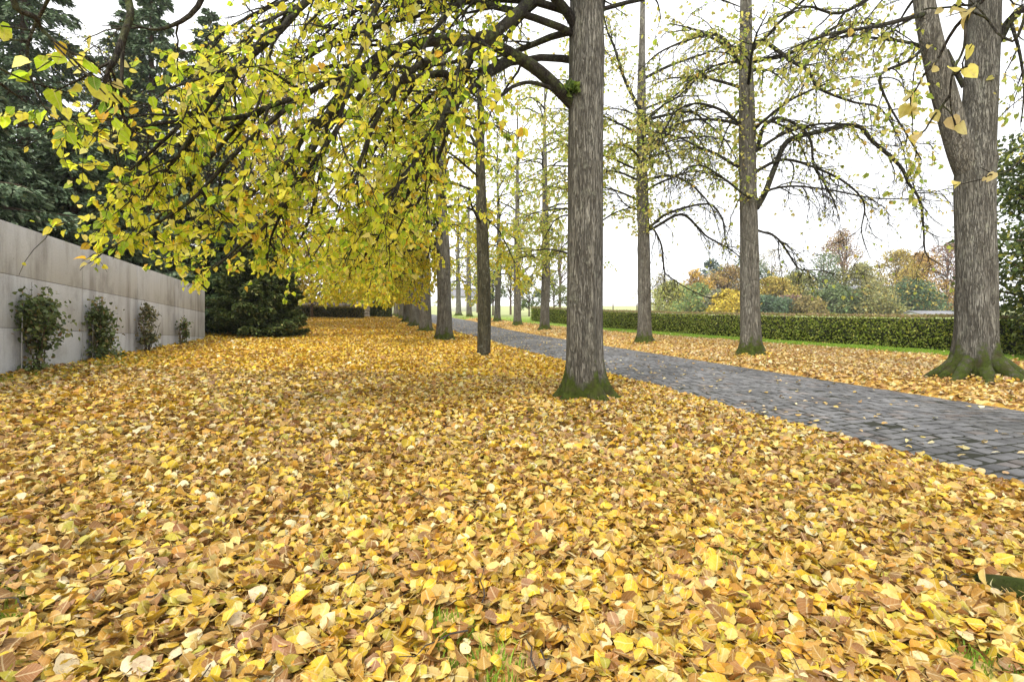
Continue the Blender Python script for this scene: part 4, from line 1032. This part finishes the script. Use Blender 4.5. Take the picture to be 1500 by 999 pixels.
# behind the left row and the middle distance
broadleaf('copper_beech', -17.6, 38, 19, 7.5, 401, 'rusty orange tree behind the yellow canopy at upper left', pal1((.50, .30, .14), .4, (.66, .48, .22)), 12000, .2, .15, lobes=12)
broadleaf('garden_tree', -17.2, 44, 6.0, 4.2, 402, 'yellow leaved tree above the far low wall', pal1((.55, .42, .06), .3), 3500, .2, .3)
GM = 'small trees in the middle distance beyond the drive'
for i, (px, top, d, r, c, nm, lab) in enumerate([
  (722, 395, 70, 2.4, (.09, .12, .05), 'pine_tree', 'dark pine right of the slender dark young trunk'),
  (748, 372, 78, 3.2, (.30, .29, .09), 'autumn_tree', 'yellow green airy tree behind the narrow brown trunk'),
  (775, 405, 68, 2.6, (.14, .19, .07), 'pine_tree', 'green spreading pine between the two pale far trunks'),
  (812, 395, 72, 3.0, (.20, .22, .08), 'pine_tree', 'pale green spreading pine next to the largest trunk'),
  (760, 300, 90, 4.5, (.34, .32, .13), 'autumn_tree', 'tall pale yellow tree high behind the far trunks'),
  (700, 330, 95, 4.5, (.40, .36, .10), 'autumn_tree', 'tall yellow tree behind the slender dark young trunk'),
  (820, 330, 100, 4., (.30, .30, .15), 'twiggy_tree', 'tall thin pale tree left of the largest trunk'),
]):
    x = (px-750)/F*d; z = float(ground(x, d)); H = CZ+(HY-top)/F*d-z
    broadleaf(nm, x, d, H, r, 430+i, lab, pal1(c, .4), 1600 if i < 4 else 1500, .26, .28, GM, lobes=7)

# ---------------------------------------------------------------- clipped hedge
def hedge(name, A, B, h, wd, seed, label, pal, toppal, dens=420, size=.075, cat='hedge'):
    rs = RS(seed); A = np.array(A, float); B = np.array(B, float); L = np.linalg.norm(B-A); d = (B-A)/L; nrm2 = np.array([-d[1], d[0]])
    mid = A; t = thing(name, label, cat, (A[0], A[1], float(ground(*A))))
    core = Mb(); m = max(4, int(L/1.))
    V = []
    for i in range(m+1):
        p = A+d*L*i/m
        for sx, hz in ((-.42, -.1), (.42, -.1), (.40, .93), (-.40, .93)):
            q = p+nrm2*wd*sx; V.append((q[0], q[1], float(ground(q[0], q[1]))+h*hz))
    fs = [(0, 1, 2, 3), (4*m+3, 4*m+2, 4*m+1, 4*m)]
    for i in range(m):
        for k in range(4): k2 = (k+1) % 4; fs.append((4*i+k, 4*i+4+k, 4*i+4+k2, 4*i+k2))
    core.poly(V, fs); core.build('branch_core', M_HCORE, t)
    n = int(dens*L*(2*h+wd)); u = rs.uniform(0, L, n); k = rs.uniform(0, 2*h+wd, n)
    side = np.where(k < h, -1, np.where(k < 2*h, 1, 0))
    off = np.where(side != 0, side*wd/2, rs.uniform(-.5, .5, n)*wd)+rs.normal(0, .03, n)
    zz = np.where(side != 0, rs.uniform(.02, 1, n)*h, h+rs.normal(0, .02, n)+.01*np.sin(u*1.7))
    off = off+.04*np.sin(u*1.3+zz*2)+.03*np.sin(u*3.9)
    p = A+d*u[:, None]+nrm2*off[:, None]
    pos = np.stack([p[:, 0], p[:, 1], ground(p[:, 0], p[:, 1])+zz], -1)
    o = np.stack([nrm2[0]*side, nrm2[1]*side, (side == 0)*1.], -1)
    c = pick(rs, n, pal); ct = pick(rs, n, toppal)
    c = np.where((zz > h*.96)[:, None], ct, c)
    # both ends
    ne = int(dens*h*wd)*2; e = rs.rand(ne) < .5
    pe = np.where(e[:, None], A, B)+nrm2*(rs.uniform(-.5, .5, ne)*wd)[:, None]
    pos = np.concatenate([pos, np.stack([pe[:, 0], pe[:, 1], ground(pe[:, 0], pe[:, 1])+rs.uniform(0, h, ne)], -1)])
    o = np.concatenate([o, np.where(e[:, None], [[-d[0], -d[1], 0]], [[d[0], d[1], 0]])]); c = np.concatenate([c, pick(rs, ne, pal)]); n += ne
    leaf_cloud('foliage', pos, o*.6+rs.normal(0, .6, (n, 3))+[0, 0, .3], o+rs.normal(0, .5, (n, 3)), size*rs.uniform(.6, 1.4, n), c, M_SHRUB, t, shape='quad', rs=rs)
    return t
M_HCORE = plain('hedge_core', (.03, .035, .015), .95, .05, .5, 8)
PAL_HEDGE = [(40, (.24, .30, .04)), (30, (.33, .39, .06)), (20, (.15, .20, .032)), (12, (.48, .47, .10))]
hedge('clipped_hedge', HA+(HB-HA)*0, HB, 1.22, 1.0, 501, 'long low clipped green hedge along the grass beyond the drive', PAL_HEDGE, [(40, (.34, .27, .12)), (25, (.24, .26, .06)), (35, (.40, .28, .17))], 430, .078)
hedge('low_hedge', (-19.3, 45.5), (-13.6, 46.6), .95, 1.5, 502, 'low rounded brownish hedge at the far end of the leaf carpet', [(40, (.13, .13, .045)), (30, (.20, .17, .06)), (30, (.07, .075, .03))], [(40, (.30, .24, .09)), (30, (.22, .19, .06))], 300, .12)

# ---------------------------------------------------------------- concrete wall
def concrete_wall():
    T0 = -5.33; top = CZ+1.86; j1, j2 = CZ+1.07, CZ+.255; th = .32
    s_of = lambda y: (y-(-T0*DX*-1)*0)/DY      # not used directly
    def pt(y, off=0.):
        x = (T0+off-.2634*y)/.9647; return np.array([x, y])
    ys = [1.5, 2.9, 5.2, 7.5, 9.77, 12.05, 14.3, 16.9]
    a = pt(1.5); b = pt(16.9); z0 = float(ground(*a))
    t = thing('concrete_wall', 'long grey concrete garden wall with streaked panels at left', 'wall', (*a, z0))
    d = np.array([DX, DY]); nv = np.array([DY, -DX])           # towards the lawn; open joints between cast panels
    core = Mb(); L = np.linalg.norm(b-a); m = (a+b)/2-nv*th/2
    core.box((*m, (top-.012+(-.8))/2), (*(d*(L-.01)), 0), (*(nv*(th-.03)), 0), (0, 0, top-.012+.8)); core.build('core', M_JOINT, t)
    zs = [-.6, j2, j1, top]
    pan = Mb(); gp = .009
    for i in range(len(ys)-1):
        p0, p1 = pt(ys[i]), pt(ys[i+1]); ln = np.linalg.norm(p1-p0)-gp*(i < len(ys)-2)
        for k in range(3):
            c = (p0+p1)/2-nv*th/2
            zz0, zz1 = zs[k]+.0035*(k > 0), zs[k+1]-.0035*(k < 2)
            pan.box((*c, (zz0+zz1)/2), (*(d*ln), 0), (*(nv*th), 0), (0, 0, zz1-zz0))
    o = pan.build('panels', M_CONC, t)
    bv = o.modifiers.new('bevel', 'BEVEL'); bv.width = .004; bv.segments = 2
    # a thin line of fallen leaves and debris lies on top of the wall: left out here, built as its own litter
    return pt, nv, d, top
wpt, wnv, wd_, wtop = concrete_wall()

M_CANE = plain('grey_cane', (.33, .32, .30), .6, .3)
def wall_plant(px, w_px, top, bot, seed, label, n, canes, tall=0, pal=None, size=.056):
    rs = RS(seed); r = (px-750)/F; y = -5.33/(.9647*r+.2634)
    p = wpt(y, .16); z = float(ground(*p)); k = y/F
    t = thing('climbing_shrub', label, 'climbing plant', (*p, z), 'climbing shrubs planted along the concrete wall')
    H = CZ+(HY-top)*k-z; W = w_px*k/.98
    st_ = Tubes(); pos = []; ax = []
    d3 = np.array([wd_[0], wd_[1], 0.]); n3 = np.array([wnv[0], wnv[1], 0.])
    for i in range(9):
        b = np.array([*p, z])+d3*rs.normal(0, .06)
        path = grow(rs, b, d3*rs.normal(0, .35)+n3*rs.uniform(-.1, .12)+np.array([0, 0, 1.]), H*rs.uniform(.7, 1.0), 0., 7, .09)
        path[:, :2] += np.maximum(0, .05-((path[:, :2]-wpt(y, 0))@wnv))[:, None]*wnv
        st_.add(path, np.linspace(.011, .003, len(path)), 5)
    for i in range(tall):
        path = grow(rs, np.array([*p, z+H*.8])+d3*rs.normal(0, W*.12), np.array([0, 0, 1.])+d3*rs.normal(0, .2), H*.4, 0, 6, .1)
        path[:, :2] += np.maximum(0, .05-((path[:, :2]-wpt(y, 0))@wnv))[:, None]*wnv
        st_.add(path, np.linspace(.004, .002, len(path)), 4)
        u = rs.randint(0, 6, 16); pos.append(path[u]+rs.normal(0, .03, (16, 3))); ax.append(rs.normal(0, 1, (16, 3)))
    st_.build('stems', M_WOODY, t)
    nc = 11
    for i in range(nc):
        f = rs.uniform(.06, .97); half = W*.5*(1-.75*max(0, f-.3)/.7)*(.5+.5*min(1, f/.25))
        c = np.array([*p, z+H*f])+d3*rs.uniform(-1, 1)*half*.8+n3*rs.uniform(0, .13)*(1-f*.6)
        m = n//nc; q = c+rs.normal(0, 1, (m, 3))*np.array([.10, .10, .085])*(W/1.0+.35)*rs.uniform(.7, 1.4)
        pos.append(q); ax.append(rs.normal(0, .7, (m, 3))+n3*.6+[0, 0, -.4])
    pos = np.concatenate(pos); ax = np.concatenate(ax)
    dd = (pos[:, :2]-wpt(y, 0))@wnv; pos[:, :2] += np.maximum(0, .03-dd)[:, None]*wnv
    kk = pos[:, 2] > ground(pos[:, 0], pos[:, 1])+.01; pos, ax = pos[kk], ax[kk]; m = len(pos)
    leaf_cloud('foliage', pos, ax, rs.normal(0, .6, (m, 3))+n3*.8+[0, 0, .5], size*rs.uniform(.6, 1.3, m), pick(rs, m, pal or PAL_WP), M_SHRUB, t, shape='lime', rs=rs)
    for cx in canes:
        r2 = (cx-750)/F; y2 = -5.33/(.9647*r2+.2634); c = wpt(y2, .10); zz = float(ground(*c))
        cb = Tubes(); cb.add([(*c, zz-.05), (*c, zz+H*.35), (c[0]+.01, c[1], zz+H*.75)], [.008, .008, .007], 8); cb.build('support_cane', M_CANE, t)
PAL_WP = [(40, (.10, .135, .04)), (24, (.15, .19, .06)), (16, (.06, .085, .03)), (8, (.22, .15, .06)), (8, (.26, .24, .08))]
wall_plant(42, 70, 437, 541, 601, 'widest leafy climber with two canes at the left end of wall', 1700, (22, 46), 3)
wall_plant(134, 42, 449, 526, 602, 'tall green climber with thin shoots, second along the wall', 1300, (128,), 5)
wall_plant(205, 24, 450, 513, 603, 'narrow twiggy climber, third along the wall', 800, (), 1, [(30, (.13, .15, .06)), (30, (.2, .17, .08)), (20, (.09, .1, .04)), (12, (.26, .22, .1))])
wall_plant(258, 9, 470, 502, 604, 'smallest thin climber close to the far end of wall', 360, (), 1)

# ---------------------------------------------------------------- far end of the lawn: low wall, pale pier, dark ivy wall
M_STONE = plain('dark_stone', (.14, .125, .11), .9, .2, .45, 3., .5)
M_PALE = plain('pale_concrete', (.34, .31, .27), .85, .2, .2, 1.5, .3)
M_ROOF = plain('grey_roof', (.20, .20, .21), .6, .4, .2, 2.)
M_WHITE = plain('white_render', (.72, .72, .70), .8, .3, .08, 2.)
M_GLASS = plain('greenhouse_glass', (.36, .40, .42), .15, .5, .2, 1.)
M_METAL = plain('grey_metal', (.25, .25, .26), .5, .5, .1)
def far_wall(x0, x1, y0, y1, top, name, label, mat, cop=True):
    a = np.array([x0, y0]); b = np.array([x1, y1]); L = np.linalg.norm(b-a); d = (b-a)/L; n = np.array([-d[1], d[0]])
    z = float(min(ground(*a), ground(*b)))-.3; c = (a+b)/2
    t = thing(name, label, 'wall', (*c, float(ground(*c))))
    m = Mb(); zt = top
    # coursed masonry: staggered blocks with open joints
    rows = max(2, int((zt-z)/.3)); hh = (zt-z)/rows; rs = RS(int(abs(x0)*10))
    for r in range(rows):
        u = -rs.uniform(0, .5)
        while u < L:
            w_ = rs.uniform(.5, .9); u0, u1 = max(0, u), min(L, u+w_-.015)
            if u1-u0 > .03:
                cc = a+d*(u0+u1)/2; m.box((*cc, z+hh*(r+.5)), (*(d*(u1-u0)), 0), (*(n*(.4+rs.uniform(0, .04))), 0), (0, 0, hh-.012))
            u += w_
    m.build('masonry', mat, t)
    if cop:
        c2 = Mb(); c2.box((*c, zt+.045), (*(d*(L+.06)), 0), (*(n*.52), 0), (0, 0, .08)); c2.build('coping', mat, t)
def zp(py, d): return CZ+(HY-py)/F*d
xp = lambda px, d: (px-750)/F*d
far_wall(xp(418, 49), xp(519, 50), 49, 50, zp(439, 49.5), 'stone_wall', 'dark low stone wall behind the low rounded hedge', M_STONE)
far_wall(xp(519.6, 49.6), xp(541, 49.6), 49.6, 49.6, zp(433, 49.6), 'wall_pier', 'pale square concrete pier at the end of dark stone wall', M_PALE, False)
far_wall(xp(541.5, 51), xp(575, 51.5), 51, 51.5, zp(444, 51), 'ivy_wall', 'dark ivy covered wall between pale pier and tree trunks', M_STONE)
def ivy_mass():
    rs = RS(77); n = 1500; d = 50.6
    px = rs.uniform(541, 573, n); py = 443+rs.rand(n)*22+rs.normal(0, 1.5, n)
    x = xp(px, d); y = d-rs.uniform(0, .25, n); z = np.maximum(zp(py, d), ground(x, y)+.02)
    o = leaf_cloud('ivy', np.stack([x, y, z], -1), rs.normal(0, .6, (n, 3))+[0, 0, -.5], rs.normal(0, .5, (n, 3))+[0, -1, .3], .16*rs.uniform(.6, 1.3, n), pick(rs, n, PAL_YEW), M_SHRUB, rs=rs, origin=(xp(557, d), d, float(ground(xp(557, d), d))))
    tag(o, 'dark ivy hanging over the wall beside the pale pier', 'ivy')
ivy_mass()

# ---------------------------------------------------------------- far buildings, posts
def house(name, px, d, w_, dp, hwall, hroof, label, wallm, roofm, rot=0., cat='building', windows=2):
    x = xp(px, d); z = float(ground(x, d)); t = thing(name, label, cat, (x, d, z))
    c, s_ = math.cos(rot), math.sin(rot); ex = np.array([c, s_, 0]); ey = np.array([-s_, c, 0]); o = np.array([x, d, z])
    m = Mb(); m.box(o+[0, 0, hwall/2-.2], ex*w_, ey*dp, (0, 0, hwall+.4)); 
    # gables
    for sgn in (-1, 1):
        a = o+ex*w_/2*sgn+[0, 0, hwall]
        m.poly([a-ey*dp/2, a+ey*dp/2, a+[0, 0, hroof], a-ex*.2*sgn-ey*dp/2, a-ex*.2*sgn+ey*dp/2, a-ex*.2*sgn+[0, 0, hroof]], [(0, 1, 2), (5, 4, 3), (0, 3, 4, 1), (1, 4, 5, 2), (2, 5, 3, 0)])
    m.build('walls', wallm, t)
    r = Mb()
    for sgn in (-1, 1):
        e0 = o+ey*sgn*(dp/2+.3)+[0, 0, hwall-.15]; e1 = o+[0, 0, hroof+hwall+.05]
        q = [e0-ex*(w_/2+.3), e0+ex*(w_/2+.3), e1+ex*(w_/2+.3), e1-ex*(w_/2+.3)]
        up = np.array([0, 0, .14]); r.poly(q+[v+up for v in q], [(0, 1, 2, 3), (7, 6, 5, 4), (0, 4, 5, 1), (1, 5, 6, 2), (2, 6, 7, 3), (3, 7, 4, 0)])
    r.build('roof', roofm, t)
    for i in range(windows):
        u = (i+.5)/windows-.5; wv = Mb(); cc = o+ex*u*w_*.8-ey*(dp/2+.02)+[0, 0, hwall*.55]
        wv.box(cc, ex*w_*.16, ey*.06, (0, 0, hwall*.4)); wv.build('window', M_GLASS, t)
house('pale_house', 681, 118, 7.5, 6, 3.2, 2., 'pale far house seen between distant trunks beside the young trunk', M_WHITE, M_ROOF, .1)
house('white_cottage', 1256, 99, 3.2, 4, 3.9, 1.3, 'small white gable showing among the olive trees', M_WHITE, M_ROOF, PI/2+.2, windows=1)
house('greenhouse', 1366, 78, 7, 4, .2, .45, 'long low grey roof with white gable left of the forked trunk', M_WHITE, M_ROOF, .05, windows=0)
def fence_post(px, d, h, label):
    x = xp(px, d); z = float(ground(x, d)); b = Mb(); b.box((x, d, z+h/2-.1), (.14, 0, 0), (0, .14, 0), (0, 0, h+.2)); b.box((x, d, z+h+.03), (.2, 0, 0), (0, .2, 0), (0, 0, .05))
    tag(b.build('fence_post', M_WOODY, origin=(x, d, z)), label, 'post', 'posts in the field beyond the hedge')
fence_post(898, 75, 1.7, 'thin post in the pale field, nearer the largest trunk')
fence_post(933, 75, 1.7, 'thin post in the pale field, touching the leafy stemmed lime trunk')
print('objects', len(bpy.data.objects), 'verts', sum(len(m.vertices) for m in bpy.data.meshes))

def build_haze():
    m, nt = newmat('autumn_haze'); g = NT(nt)
    v = g.n('ShaderNodeVolumePrincipled', inp={'Color': (.93, .95, 1., 1), 'Density': .0005, 'Anisotropy': .3})
    g.link(v.outputs[0], g.n('ShaderNodeOutputMaterial').inputs['Volume'])
    b = Mb(); b.box((20, 155, 30), (900, 0, 0), (0, 400, 0), (0, 0, 110))
    zmin = min(float((np.array([o.matrix_world @ Vector(c) for c in o.bound_box]))[:, 2].min()) for o in bpy.data.objects if o.type == 'MESH' and o.name == 'ground')
    zmax = 75.
    b = Mb(); b.box((20, 155, (zmin-1+zmax)/2), (800, 0, 0), (0, 420, 0), (0, 0, zmax-zmin+1))
    tag(b.build('haze', m), kind='stuff')
build_haze()
